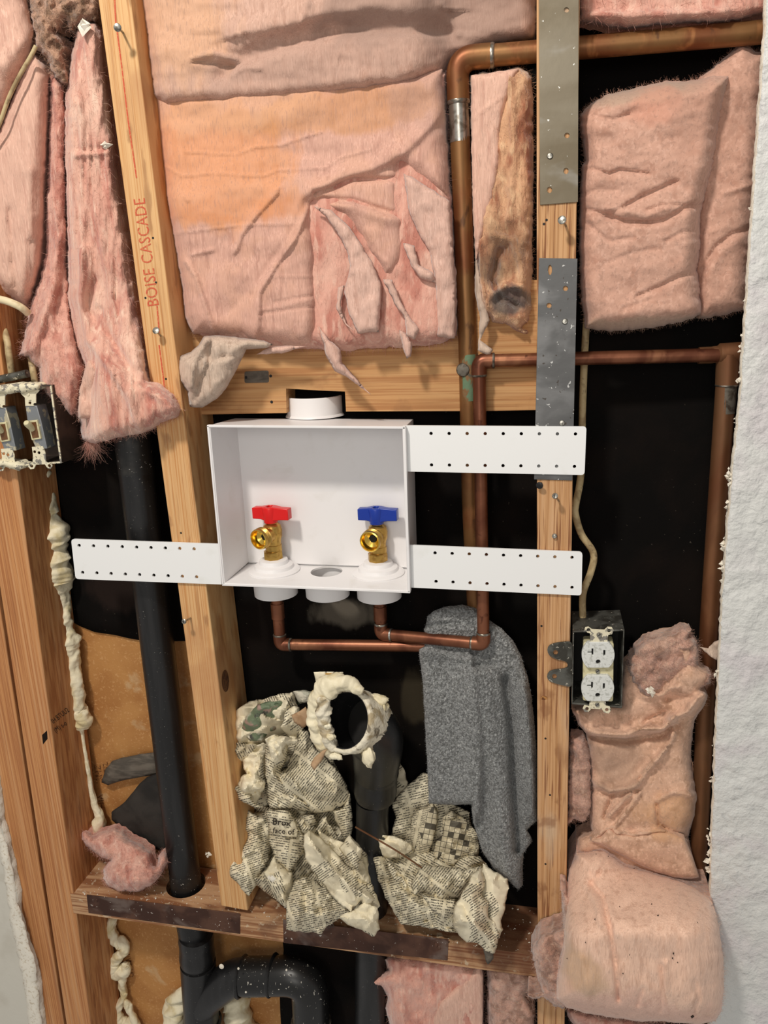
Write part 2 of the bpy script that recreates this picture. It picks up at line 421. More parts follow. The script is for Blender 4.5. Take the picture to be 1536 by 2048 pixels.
def resamp(pts, n):
    pts = np.asarray(pts, float); s = np.r_[0, np.cumsum(np.linalg.norm(np.diff(pts, axis=0), axis=1))]; t = np.linspace(0, s[-1], n)
    return np.stack([np.interp(t, s, pts[:, i]) for i in range(3)], 1)
def spline(pts, n=60):
    p = np.array(pts, float); p = np.vstack([2*p[0]-p[1], p, 2*p[-1]-p[-2]]); out = []
    k = len(p)-3; m_ = max(2, n//k)
    for i in range(k):
        a, b, c, d = p[i:i+4]
        for t in np.linspace(0, 1, m_, endpoint=False):
            out.append(.5*((2*b)+(-a+c)*t+(2*a-5*b+4*c-d)*t*t+(-a+3*b-3*c+d)*t**3))
    out.append(p[-2]); return np.array(out)
def text(body, x, y, size, ang, Yf, mt, parent, name='lettering', sx=1.0, off=.0006, shear=0, thick=0):
    cu = bpy.data.curves.new(name, 'FONT'); cu.body = body; cu.size = 1.0; cu.space_character = 1.05; cu.resolution_u = 3
    if thick: cu.offset = thick
    t = bpy.data.objects.new(name, cu); C.objects.link(t)
    dg = bpy.context.evaluated_depsgraph_get(); me = bpy.data.meshes.new_from_object(t.evaluated_get(dg))
    bpy.data.objects.remove(t); v = np.zeros(len(me.vertices)*3); me.vertices.foreach_get('co', v); v = v.reshape(-1, 3)
    fs = [tuple(p.vertices) for p in me.polygons]; bpy.data.meshes.remove(me)
    vx = (v[:, 0]*sx+v[:, 1]*shear)*size; vy = v[:, 1]*size; c, s = math.cos(ang), math.sin(ang)
    q = np.stack([x+vx*c+vy*s, y+vx*s-vy*c], 1)
    yy = (Yf(q) if callable(Yf) else np.full(len(q), float(Yf)))-off
    mb = MB(); mb.add(P(q[:, 0], q[:, 1], yy), fs)
    return mb.build(name, mt, parent, smooth=False, fix=False)

# ================================================================ materials
WOODL = [('noise', (196, 140, 84), 1, (520, 60, 4), .42, .62, 5), ('noise', (222, 180, 126, .7), 1, (190, 40, 2), .45, .7, 3), ('noise', (160, 104, 58, .55), 1, (420, 60, 7), .56, .68, 3), ('noise', (176, 122, 80, .5), 9, (1, 1, 1), .55, .72, 4), ('noise', (150, 104, 66, .6), 1, (60, 60, 14), .6, .7, 5)]
wood_light = material('pale_pine', (214, 170, 118), WOODL, .7, bump=[(1, (420, 60, 7), .0006)])
wood_old = material('weathered_pine', (204, 158, 112), [('noise', (176, 128, 82), 1, (480, 60, 5), .4, .64, 5), ('noise', (206, 166, 126, .7), 1, (140, 30, 3), .5, .7, 3), ('noise', (128, 78, 44, .85), 1, (330, 60, 9), .54, .64, 4), ('noise', (204, 184, 158, .6), 14, (1, 1, .4), .52, .68, 5), ('noise', (132, 84, 50, .6), 30, (1, 1, .5), .6, .7, 4)], .75, bump=[(1, (420, 60, 9), .0008)])
wood_a = material('orange_pine', (196, 138, 86), [('noise', (168, 108, 62), 1, (420, 190, 4), .4, .62, 5), ('noise', (208, 160, 114, .6), 1, (220, 100, 2), .48, .7, 3), ('noise', (132, 78, 42, .5), 1, (340, 160, 5), .57, .68, 3)], .7, bump=[(1, (300, 120, 5), .0005)])
wood_h = material('flat_laid_pine', (190, 144, 94), [('noise', (168, 118, 72), 1, (5, 60, 330), .42, .62, 5), ('noise', (204, 162, 112, .6), 1, (4, 20, 130), .5, .7, 3), ('noise', (132, 92, 56, .55), 26, (1, 1, 1), .55, .72, 6)], .75, bump=[(1, (8, 40, 260), .0005)])
wood_sill = material('dirty_pine', (188, 148, 110), [('noise', (140, 92, 58), 1, (9, 60, 90), .42, .62, 5), ('noise', (112, 76, 52, .8), 18, (1, 1, 1), .52, .7, 6), ('noise', (206, 188, 160, .6), 90, (1, 1, 1), .62, .68, 4)], .85, bump=[(1, (12, 90, 160), .0008), (160, (1, 1, 1), .0006)])
steel = material('galvanised_steel', (128, 120, 104), [('noise', (108, 98, 80), 1, (6, 6, 14), .42, .66, 4), ('noise', (156, 154, 148, .5), 1, (12, 12, 24), .58, .7, 4), ('noise', (226, 226, 222, .9), 230, (1, 1, 1), .73, .75, 2)], .5, .6, bump=[(60, (1, 1, 1), .0003)])
steel_b = material('grey_steel', (122, 122, 122), [('noise', (96, 96, 96), 1, (14, 14, 20), .45, .6, 4), ('noise', (215, 215, 212, .8), 200, (1, 1, 1), .69, .72, 2), ('noise', (70, 62, 54, .8), 130, (1, 1, 1), .70, .73, 2)], .48, .6, bump=[(60, (1, 1, 1), .0003)])
rusty = material('rusty_steel', (96, 66, 52), [('noise', (68, 42, 32), 20, (1, 1, 1), .42, .6, 5), ('noise', (120, 104, 96, .8), 14, (1, 1, 1.5), .56, .66, 4), ('noise', (220, 214, 205, .8), 190, (1, 1, 1), .71, .73, 2)], .6, .45, bump=[(120, (1, 1, 1), .0004)])
zinc = material('zinc_nail', (170, 168, 160), [('noise', (110, 106, 98), 300, (1, 1, 1), .45, .65, 3)], .35, .9)
blackm = material('black_screw', (48, 46, 46), [], .45, .6)
paperblk = material('black_building_paper', (10, 8, 7), [('noise', (20, 14, 11), 9, (1, 1, 1), .42, .7, 5), ('noise', (84, 78, 68, .8), 260, (1, 1, 1), .72, .75, 3), ('noise', (34, 27, 20, .7), 4, (1, 1, 1), .55, .8, 4)], .9, spec=.12, coord='pos', bump=[(14, (1, 1, 1), .003), (300, (1, 1, 1), .0003)])
hardb = material('brown_hardboard', (186, 134, 76), [('noise', (166, 112, 58), 12, (1, 1, 1), .4, .65, 5), ('noise', (206, 158, 104, .7), 260, (1, 1, 1), .56, .7, 3), ('noise', (204, 176, 136, .5), 22, (1, 1, 1), .6, .7, 5)], .75, bump=[(400, (1, 1, 1), .0003)])
tornp = material('torn_grey_paper', (78, 72, 64), [('noise', (104, 96, 86), 40, (1, 1, 3), .4, .65, 5)], .85, bump=[(60, (1, 1, 1), .001)])
feltb = material('dark_felt_paper', (50, 46, 42), [('noise', (30, 27, 24), 24, (1, 1, 1), .4, .65, 5)], .85, bump=[(60, (1, 1, 1), .001)])
copper_d = material('aged_copper', (132, 94, 56), [('noise', (118, 70, 40), 18, (1, 1, .6), .42, .62, 5), ('noise', (176, 122, 76, .7), 1, (70, 70, 8), .52, .7, 4), ('noise', (86, 58, 40, .8), 60, (1, 1, .5), .6, .7, 4)], .45, .6, bump=[(50, (1, 1, 1), .0002)])
copper = material('copper', (138, 88, 64), [('noise', (104, 60, 42), 20, (1, 1, .6), .42, .62, 5), ('noise', (168, 116, 84, .7), 26, (1, 1, .5), .55, .7, 4), ('noise', (84, 46, 32, .8), 80, (1, 1, 1), .60, .7, 4)], .38, .7, bump=[(60, (1, 1, 1), .0002)])
copper_dull = material('dull_brown_copper', (126, 90, 62), [('noise', (112, 70, 44), 14, (1, 1, .4), .42, .62, 5), ('noise', (150, 104, 70, .6), 30, (1, 1, .3), .5, .7, 4)], .5, .6)
solder = material('solder', (176, 172, 164), [('noise', (126, 118, 106), 90, (1, 1, 1), .4, .6, 4)], .3, .9)
solder_d = material('dark_solder', (110, 104, 94), [('noise', (70, 60, 50), 120, (1, 1, 1), .4, .6, 4)], .6, .5)
verdig = material('green_corrosion', (104, 128, 100), [('noise', (130, 96, 62), 90, (1, 1, .5), .48, .56, 5), ('noise', (86, 84, 72), 60, (1, 1, 1), .5, .65, 4)], .7, .3, bump=[(200, (1, 1, 1), .0004)])
abs_ = material('black_plastic_pipe', (22, 22, 23), [('noise', (34, 34, 35), 1, (60, 60, 6), .45, .7, 4), ('noise', (140, 138, 130, .8), 420, (1, 1, 1), .70, .74, 3)], .36, bump=[(40, (1, 1, 1), .0003)])
abs_sp = material('speckled_black_plastic', (24, 24, 24), [('noise', (206, 202, 190, .9), 1, (260, 260, 130), .66, .70, 3)], .36)
abs_dust = material('dusty_black_plastic', (26, 26, 26), [('noise', (60, 58, 54), 30, (1, 1, 1), .5, .75, 5), ('noise', (215, 212, 204, .95), 260, (1, 1, 1), .66, .70, 4)], .45)
pvc = material('white_plastic', (232, 230, 230), [('noise', (214, 210, 204, .5), 30, (1, 1, 1), .55, .8, 5)], .38, spec=.4)
pvcw = material('white_bracket_plastic', (234, 235, 235), [('noise', (214, 214, 206, .5), 24, (1, 1, 1), .58, .78, 5)], .42, spec=.4)
redp = material('red_plastic', (214, 22, 22), [], .3, spec=.5); bluep = material('blue_plastic', (18, 52, 150), [], .3, spec=.5)
brass = material('brass', (196, 158, 84), [('noise', (164, 126, 62), 90, (1, 1, 1), .45, .65, 4)], .34, .9, bump=[(500, (1, 1, 1), .0001)])
brass_b = material('polished_brass', (232, 196, 96), [], .22, 1.0)
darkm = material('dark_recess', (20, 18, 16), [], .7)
foam = material('expanding_foam', (232, 222, 192), [('noise', (206, 190, 146), 40, (1, 1, 1), .45, .7, 4), ('noise', (236, 230, 206, .7), 25, (1, 1, 1), .55, .7, 3)], .55, bump=[(180, (1, 1, 1), .0009), (900, (1, 1, 1), .0001)])
foam_w = material('white_crusty_foam', (226, 218, 196), [('noise', (176, 160, 128), 50, (1, 1, 1), .45, .62, 5), ('noise', (96, 84, 66, .8), 60, (1, 1, 1), .56, .64, 5)], .7, bump=[(260, (1, 1, 1), .0012)])
gyp_face = material('grey_blue_textured_paint', (212, 213, 210), [('noise', (204, 196, 200, .6), 14, (1, 1, 1), .45, .7, 4), ('noise', (166, 168, 168, .5), 40, (1, 1, 1), .6, .75, 5)], .5, bump=[(45, (1, 1, 1), .0045), (130, (1, 1, 1), .0022), (380, (1, 1, 1), .0006)])
gyp_side = material('gypsum_core', (226, 218, 204), [('noise', (196, 184, 164), 160, (1, 1, 1), .45, .7, 4)], .9, bump=[(400, (1, 1, 1), .0008)])
gyp_l = material('white_wall_paint', (206, 202, 190), [('noise', (190, 184, 170, .6), 20, (1, 1, 1), .45, .7, 4)], .6, bump=[(120, (1, 1, 1), .0003)])
cable_m = material('old_cable_sheath', (190, 170, 128), [('noise', (150, 128, 92), 60, (1, 1, 1), .45, .65, 4), ('noise', (100, 84, 60, .6), 140, (1, 1, 1), .6, .7, 4)], .6)
cable_w = material('cream_cable_sheath', (222, 208, 172), [('noise', (196, 178, 140), 60, (1, 1, 1), .5, .7, 4)], .55)
galv_box = material('galvanised_box', (104, 104, 98), [('noise', (70, 68, 62), 60, (1, 1, 1), .42, .62, 5), ('noise', (206, 200, 186, .9), 190, (1, 1, 1), .64, .68, 4)], .5, .6, bump=[(160, (1, 1, 1), .0004)])
ivory = material('ivory_device', (206, 198, 160), [('noise', (180, 170, 128), 160, (1, 1, 1), .5, .7, 4)], .5)
white_dev = material('chalky_white_device', (214, 216, 212), [('noise', (184, 186, 180), 280, (1, 1, 1), .5, .64, 4)], .6)
painted = material('paint_spattered_metal', (222, 214, 186), [('noise', (130, 126, 118), 150, (1, 1, 1), .53, .6, 4), ('noise', (92, 84, 70, .8), 200, (1, 1, 1), .62, .68, 4)], .6, bump=[(260, (1, 1, 1), .0005)])
strapm = material('grey_switch_metal', (146, 150, 154), [('noise', (210, 202, 176), 90, (1, 1, 1), .54, .6, 4)], .45, .6)
ox = P1(480, 330, .02); ox2 = P1(760, 205, .02)
def facing(name, base, dark, stains=(), dirs=(150, 150, 22)):
    return material(name, base, [('noise', dark, 1, dirs, .45, .75, 5), ('noise', tuple(dark)+(.35,), 7, (1, 1, 1), .45, .75, 4), ('noise', tuple(min(255, c+18) for c in base)+(.6,), 1, (dirs[0]*4, dirs[1]*4, dirs[2]*3), .5, .66, 4)]+list(stains)+[('noise', tuple(int(c*.78) for c in base)+(.4,), 1, (dirs[0]*5, dirs[1]*5, dirs[2]*4), .54, .66, 3)], .9, bump=[(1, (dirs[0]*5, dirs[1]*5, dirs[2]*5), .0004), (70, (1, 1, 1), .0006)], sheen=.25)
def wool(name, base, dark, light, st=(1, 1, .3), k=1, stains=()):
    return material(name, base, [('noise', dark, 60*k, st, .42, .66, 6), ('noise', tuple(light)+(.6,), 150*k, st, .5, .72, 5), ('noise', tuple(light)+(.5,), 16, (1, 1, 1), .5, .75, 4)]+list(stains), .95, bump=[(120*k, st, .002), (420*k, st, .0014)], sheen=.4)
def stain(px, py, rx, ry, rgb, Y=.01, wob=1.5, soft=.30, a=.75):  # soft-edged blotch for stains, also for shade painted on the sill
    c = P1(px, py, Y); k = S(px, py, Y); return ('blob', tuple(rgb)+(a,), tuple(c), (rx*k, .3, ry*k), wob, soft)
fac_main = facing('stained_pink_facing', (206, 160, 142), (184, 138, 122), [stain(415, 330, 165, 118, (218, 146, 90), a=.62, wob=1.1, soft=.16), stain(690, 218, 200, 40, (196, 138, 88), a=.6, wob=1.1, soft=.2), stain(430, 215, 180, 40, (214, 164, 128), a=.6), stain(860, 190, 80, 70, (178, 142, 128), a=.5), stain(480, 420, 160, 22, (206, 136, 92), a=.55), ('noise', (214, 164, 134, .25), 26, (1, 1, 1), .48, .62, 5)])
fac_top = facing('top_pink_facing', (198, 160, 142), (176, 136, 118), [stain(360, 30, 100, 120, (216, 166, 126), a=.55), stain(870, 5, 260, 70, (150, 124, 112), a=.7), stain(620, 120, 260, 40, (172, 140, 126), a=.5)])
fac_r = facing('clean_pink_facing', (200, 156, 136), (182, 136, 116), [stain(1290, 180, 140, 24, (170, 146, 126), a=.7), stain(1310, 210, 50, 40, (206, 142, 118), a=.5), stain(1400, 240, 60, 80, (190, 144, 124), a=.5), stain(1300, 655, 240, 20, (176, 152, 130), a=.6)], (60, 60, 60))
fac_roll = facing('dusty_pink_facing', (232, 192, 168), (206, 164, 140), [stain(1160, 1800, 40, 60, (184, 150, 112), a=.55), stain(1250, 1900, 160, 90, (214, 164, 150), a=.4)])
fac_crm = facing('cream_pink_facing', (216, 174, 154), (198, 152, 134))
fac_brn = facing('browned_facing', (214, 174, 148), (172, 134, 108), [stain(1340, 1630, 70, 50, (200, 152, 108), a=.55), stain(1230, 1530, 60, 60, (156, 126, 106), a=.5)], (60, 60, 60))
fac_flap = facing('translucent_facing_shreds', (210, 172, 156), (190, 150, 134))
fac_gry = facing('grey_beige_facing', (194, 172, 154), (164, 140, 122))
wool_p = wool('pink_glass_wool', (214, 160, 142), (188, 124, 108), (232, 194, 174))
wool_s = wool('streaky_pink_glass_wool', (218, 168, 148), (190, 124, 108), (240, 208, 186), (1, 1, .16))
wool_b = wool('dirty_brown_glass_wool', (178, 138, 112), (120, 90, 66), (206, 168, 144), (1, 1, 1))
wool_y = wool('yellowed_glass_wool', (206, 160, 124), (156, 98, 70), (226, 190, 150), (1, 1, .35), stains=[stain(1020, 600, 42, 26, (70, 66, 66), a=.85), stain(1010, 500, 45, 50, (120, 84, 58), a=.6), stain(975, 540, 30, 30, (84, 62, 46), a=.6)])
wool_g = wool('dusty_grey_pink_wool', (196, 154, 136), (150, 112, 94), (216, 182, 160), (1, 1, 1))
towel_m = material('grey_terry_cloth', (140, 142, 142), [('noise', (98, 99, 98), 260, (1, 1, 1), .42, .6, 4), ('noise', (182, 184, 182, .8), 420, (1, 1, .6), .56, .66, 3), ('noise', (66, 64, 60, .8), 12, (1, 1, 1), .62, .74, 3)], .95, bump=[(330, (1, 1, 1), .003, 'voronoi'), (900, (1, 1, 1), .0008)], sheen=.3)
red_ink = material('red_ink', (196, 86, 58), [('noise', (206, 130, 84), 300, (1, 1, 1), .5, .62, 3)], .8)
black_ink = material('black_ink', (42, 32, 26), [], .9); brown_ink = material('brown_ink', (104, 62, 30), [('noise', (176, 124, 70), 300, (1, 1, 1), .5, .6, 3)], .9)
crumb_m = material('plaster_crumb', (230, 224, 210), [('noise', (200, 188, 168), 200, (1, 1, 1), .5, .7, 3)], .9)

paperblk = material('black_building_paper', (10, 8, 7), [('noise', (20, 14, 11), 9, (1, 1, 1), .42, .7, 5), ('noise', (84, 78, 68, .8), 260, (1, 1, 1), .73, .76, 3), ('noise', (34, 27, 20, .7), 4, (1, 1, 1), .55, .8, 4), stain(690, 1228, 60, 26, (120, 112, 100), Y=.088, a=.55), stain(830, 1400, 26, 60, (70, 62, 48), Y=.088, a=.6), stain(230, 1180, 60, 40, (40, 30, 26), Y=.088, a=.7)], .9, spec=.12, bump=[(14, (1, 1, 1), .003), (300, (1, 1, 1), .0003)])
wood_sill = material('dirty_pine', (188, 148, 110), [('noise', (140, 92, 58), 1, (9, 60, 300), .42, .62, 5), ('noise', (112, 76, 52, .8), 18, (1, 1, 1), .52, .7, 6), ('noise', (206, 188, 160, .6), 90, (1, 1, 1), .62, .68, 4), stain(1010, 1850, 90, 60, (92, 48, 26), Y=.04, a=.75), stain(640, 1800, 60, 40, (120, 78, 48), Y=.04, a=.6)], .85, bump=[(1, (12, 90, 160), .0008), (160, (1, 1, 1), .0006)])  # right-end blob: reddish wood stain plus painted-in shade of towel and newspapers
# ================================================================ the setting
# black building paper behind the bays, with the torn opening at lower left
torn = Z(0, 900, 2.954, [(420, 1010), (470, 1040), (560, 1075), (680, 1095), (760, 1112), (830, 1125), (900, 1130)])
pap = [(-200, -200), (1750, -200), (1750, 2300), (566, 2300), (560, 1990), (568, 1900), (560, 1845), (475, 1700), (470, 1283)]+[(p[0], p[1]) for p in torn[::-1]]+[(120, 1235), (60, 1200), (-200, 1150)]
o, _ = relief('wall_back', pap, .089, paperblk, step=30, bulge=0, noise=[(160, 160, .003, 4, 3)], back=.002, jag=1.5); struct(o)
mb = MB(); a, b = P1(-300, -300, .0925), P1(1900, 2500, .0925)
mb.box(((a[0]+b[0])/2, .096, (a[2]+b[2])/2), (abs(b[0]-a[0]), .006, abs(b[2]-a[2])+.2)); o = mb.build('wall_backing', hardb); o.name = 'wall_back_board'; struct(o); board = o
# painted drywall at right, cut edge ragged
edge_r = [(1536, -60), (1533, 0), (1532, 60), (1524, 150), (1517, 260), (1512, 330), (1506, 420), (1500, 500), (1494, 600), (1488, 680), (1481, 800), (1470, 900), (1461, 1000), (1452, 1100), (1445, 1200), (1440, 1300), (1434, 1430), (1429, 1560), (1425, 1650), (1421, 1780), (1418, 2120)]
o, YW = relief('wall_right', edge_r[::-1]+[(1900, -60), (1900, 2120)][::1], -.0127, [gyp_face, gyp_side], step=8, bulge=0, rim=3, noise=[(30, 34, .0022, 9, 4), (9, 9, .0012, 2, 3)], back=.0122, jag=3.0, jagsc=9, sidemi=1,
    feats=[([(1536, 1190), (1500, 1225), (1480, 1290), (1460, 1330)], 4, 6, .0016), ([(1536, 700), (1515, 730), (1500, 745)], 4, 5, .0016), ([(1450, 1958), (1490, 1950), (1536, 1962)], 3, 5, -.0014), ([(1530, 650), (1510, 690)], 3, 3, .001)]); struct(o)
edge_l = [(-10, 1560), (0, 1640), (12, 1690), (24, 1740), (33, 1790), (34, 1830), (48, 1880), (62, 1920), (72, 1960), (78, 2010), (90, 2110)]
o, _ = relief('wall_left', edge_l+[(-200, 2110), (-200, 1500)], -.0127, [gyp_l, gyp_side], step=9, bulge=0, rim=3, noise=[(40, 40, .0005, 5, 3)], back=.0122, jag=3, jagsc=9, sidemi=1); struct(o)
o, _ = relief('trim_1', [(-12, 1590), (2, 1655), (22, 1725), (33, 1800), (50, 1860), (70, 1930), (88, 2110), (62, 2110), (46, 1960), (22, 1850), (6, 1740), (-14, 1660)], -.0135, crumb_m, step=7, bulge=.003, rim=12, noise=[(16, 30, .0025, 3, 3)], back=.001, jag=4, jagsc=14); struct(o)

# ================================================================ studs and blocking
def board_px(name, q, Y, depth, mt, label, cat, grp=None, bevel=.0015):
    mb = MB(); mb.quad8([P1(x, y, Y) for x, y in q], (0, depth, 0)); o = mb.build(name, mt, bevel=bevel)
    return tag(o, label, cat, grp)
studB = board_px('wall_stud', [(184, -90), (249, -90), (496, 1822), (442, 1812)], 0, .086, wood_light, 'pale wooden wall stud with red lettering, left of the white outlet box', 'stud')
studC = board_px('wall_stud', [(1073, -90), (1161, -90), (1128, 2130), (1075, 2130)], 0, .086, wood_old, 'wooden wall stud behind the steel nail plates, right of the copper pipes', 'stud')
board_px('wall_stud', [(-170, 60), (-86, 60), (193, 2130), (145, 2130)], 0, .086, wood_a, 'orange wooden stud under the light switch box, stamped with a lumber mark', 'stud')
board_px('wall_stud', [(-262, 60), (-178, 60), (140, 2130), (90, 2130)], .0, .086, wood_a, 'leftmost wooden stud, beside the torn white drywall edge', 'stud')
# upper blocking with a notch for the vent collar
blk = [(300, 560), (1074, 560), (1073, 820), (968, 822), (692, 823), (690, 783), (640, 781), (572, 777), (573, 826), (408, 829), (300, 832)]
slab('blocking_board', blk, .051, .0375, wood_h, bevel=0)
o = bpy.data.objects['blocking_board']; tag(o, 'flat wooden blocking board with a square notch above the white outlet box', 'blocking')
mk = slab('scuff_patch', rrect([(489, 743), (537, 741), (538, 765), (489, 766)], 4), .0506, .0003, tornp, parent=o)
mk['label'] = 'grey rectangular scuff mark'
for hx, hy in ((492, 755), (541, 752), (543, 804)):
    mb = MB(); p = P1(hx, hy, .0504); mb.lathe([(.0001, 0), (.0018, 0), (.0019, .0006)], p, (0, 1, 0), 14); h = mb.build('nail_hole', darkm, o)
# lower blocking (sill), with the hole for the black pipe: built in plan
def plan(q, zt, zb, holes, name, mt):
    mb = MB(); loops = [np.array(q, float)]+[np.array(h, float) for h in holes]; vin = []; ed = []
    for l in loops:
        k = len(vin); vin += [Vector(v) for v in l]; ed += [(k+i, k+(i+1) % len(l)) for i in range(len(l))]
    r = delaunay_2d_cdt(vin, ed, [], 0, 1e-6); vv = np.array([tuple(v) for v in r[0]]); T = np.array([t for t in r[2]]); cen = vv[T].mean(1); ok = inside(cen, loops[0])
    for h in loops[1:]: ok &= ~inside(cen, h)
    T = T[ok]; n = len(vv); V = np.c_[vv, np.full(n, zt)]; B = np.c_[vv, np.full(n, zb)]
    mb.add(np.vstack([V, B]), [tuple(t) for t in T]+[tuple(int(i)+n for i in t[::-1]) for t in T])
    E = {(a, b) for t in T for a, b in ((t[0], t[1]), (t[1], t[2]), (t[2], t[0]))}; mb.f += [(b, a, a+n, b+n) for a, b in E if (b, a) not in E]; mb.m += [0]*(len(mb.f)-len(mb.m))
    return mb.build(name, mt, angle=30)
sA = P1(141, 1788, 0); sB = P1(1074, 1903, 0); zs = (sA[2]+P1(479, 1829, 0)[2]+P1(620, 1850, 0)[2])/3
def onz(px, py, z):
    d = RT*((px-768)/FPX)+UP*((1024-py)/FPX)+FW; t = (z-CAM[2])/d[2]; return CAM+d*t
hc = onz(372, 1768, zs)
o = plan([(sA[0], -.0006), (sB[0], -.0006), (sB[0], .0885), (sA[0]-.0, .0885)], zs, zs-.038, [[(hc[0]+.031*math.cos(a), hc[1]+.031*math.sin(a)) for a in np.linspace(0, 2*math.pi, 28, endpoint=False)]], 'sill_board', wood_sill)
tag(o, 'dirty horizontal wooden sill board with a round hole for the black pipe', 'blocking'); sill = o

# ================================================================ copper and black pipes
def pp(*a): return [P1(x, y, Y) for x, y, Y in a]
def rings(parent, pts, r, mt, name='solder_ring', wd=.004):
    for p, d in pts:
        mb = MB(); mb.lathe([(r*.98, -wd), (r*1.06, -wd*.7), (r*1.09, 0), (r*1.04, wd*.7), (r*.98, wd)], p, d, 24); mb.build(name, mt, parent)
RL, RS = .0111, .0079
# large pipe: enters top right, elbow, drops behind the bracket arms
p1 = pp((1620, 56, .045), (914, 117, .045), (935, 680, .049), (941, 1000, .053), (956, 1330, .056))
t = thing('copper_pipe', 'large aged copper pipe bending down from the top right, left of the small copper pipe', 'pipe', p1[4])
f = fillet(p1[:3], .026); f = np.vstack([resamp(f, 140), np.array(p1[3:])[:]]); f = resamp(f, 220)
MB().tube(f, RL, 28).build('pipe', copper_d, t)
k0 = P1(985, 111, .045); k1 = P1(917, 205, .0455)
el = fillet([k0, p1[1], k1], .024, 24); MB().tube(el, RL*1.13, 28).build('elbow', copper_d, t)
rings(t, [(k0, p1[0]-p1[1]), (k1, p1[2]-p1[1])], RL*1.08, solder, wd=.0025)
tin = [P1(917+(y-205)*.036, y, .0455+(y-205)*.000008) for y in np.linspace(203, 285, 8)]
MB().tube(tin, np.array([1.015]*7+[1.003])*RL*1.006, 26).build('tinned_sleeve', solder, t)['label'] = 'bright tinned stretch below the elbow'
MB().tube([P1(936.5+(y-700)*.017, y, .0492+(y-700)*.000012) for y in np.linspace(708, 800, 9)], [RL*1.004]+[RL*1.03]*7+[RL*1.004], 24).build('corroded_patch', verdig, t)['label'] = 'green corroded patch'
MB().lathe([(.0001, .0018), (.004, .0015), (.0072, .0008), (.0085, -.002)], P1(926, 740, .038), (0, -1, 0), 16).build('solder_blob', solder_d, t)

# floor holes of the white outlet box decide where the valve pipes rise
bq = [P1(x, y, -.012) for x, y in ((416, 851), (809, 854), (819, 1184), (446, 1169))]
zf = (bq[2][2]+bq[3][2])/2+.0022
def onfloor(px, py):
    s_ = 0
    z0 = zf
    for _ in range(8):
        p = onz(px, py, z0); s_ = (p[0]-bq[3][0])/(bq[2][0]-bq[3][0]); z0 = bq[3][2]+(bq[2][2]-bq[3][2])*s_+.0022
    return p
OR, OM, OB = onfloor(549, 1141), onfloor(653, 1143), onfloor(757, 1146)
# small cold pipe
c0 = OB+np.array([0, 0, -.015])
def below(o_, py):      # point under o_ appearing at photo row py
    lo_, hi_ = 0.0, .3
    for _ in range(40):
        md = (lo_+hi_)/2; q = o_-np.array([0, 0, md])-CAM; yv = 1024-FPX*(q@UP)/(q@FW)
        if yv < py: lo_ = md
        else: hi_ = md
    return o_-np.array([0, 0, lo_])
cb = below(OB, 1268)
p2 = pp((1470, 709, .048), (958, 722, .034), (960, 1000, .026), (967, 1288, .019)); p2.append(cb); p2.append(c0)
t = thing('copper_pipe', 'small copper pipe in front of the large one, curving left to the blue valve', 'pipe', p2[3])
f = fillet([p2[0], p2[1], p2[3], p2[4], p2[5]], .014); MB().tube(resamp(f, 260), RS, 24).build('pipe', copper, t)
def elbow(par, a, b, c, r, ln, mt, sm=solder_d, ring=True):
    a, b, c = map(np.array, (a, b, c)); u = (a-b)/np.linalg.norm(a-b); v = (c-b)/np.linalg.norm(c-b)
    q0, q1 = b+u*ln, b+v*ln; MB().tube(resamp(fillet([q0, b, q1], ln*.75, 16), 28), r*1.17, 24).build('elbow', mt, par)
    if ring: rings(par, [(q0, u), (q1, v)], r*1.1, sm, wd=.0016)
elbow(t, p2[0], p2[1], p2[3], RS, .017, copper); elbow(t, p2[1], p2[3], p2[4], RS, .015, copper, solder); elbow(t, p2[3], p2[4], p2[5], RS, .015, copper, solder)
MB().tube([below(OB, 1212), below(OB, 1240)], RS*1.16, 24).build('coupling', copper, t)
# hot pipe
hb = below(OR, 1289); h1 = P1(835, 1292, .045); h2 = P1(950, 1296, .047)
t = thing('copper_pipe', 'small copper pipe running from under the red valve right to behind the grey towel', 'pipe', hb)
f = fillet([OR+np.array([0, 0, -.015]), hb, h1, h2], .014); MB().tube(resamp(f, 160), RS, 24).build('pipe', copper, t)
elbow(t, OR, hb, h1, RS, .015, copper, solder_d)
MB().tube([below(OR, 1206), below(OR, 1236)], RS*1.18, 24).build('coupling', copper, t)
# right pipe with tee
p3 = pp((1454, 740, .05), (1435, 1011, .05), (1417, 1271, .05), (1404, 1560, .05), (1394, 1800, .05))
tc = P1(1456, 708, .05)
t = thing('copper_pipe', 'dull brown vertical copper pipe with a tee, beside the grey textured drywall', 'pipe', p3[-1])
MB().tube(resamp([tc]+p3, 90), RL, 26).build('pipe', copper_dull, t)
mb = MB(); mb.tube(resamp([P1(1397, 711, .049), P1(1425, 710, .05), P1(1428, 709, .05), P1(1500, 705, .05)], 20), [RS*1.2]*8+[RL*1.1]*12, 24); mb.tube([tc, P1(1454, 769, .05)], RL*1.14, 24); mb.build('tee_fitting', copper_dull, t)
rings(t, [(P1(1454, 770, .05), (0, 0, 1))], RL*1.08, solder, wd=.0015)
MB().tube([P1(1453, 772, .05), P1(1449, 826, .05)], [RL*1.02, RL*1.005], 24).build('tinned_sleeve', solder_d, t)
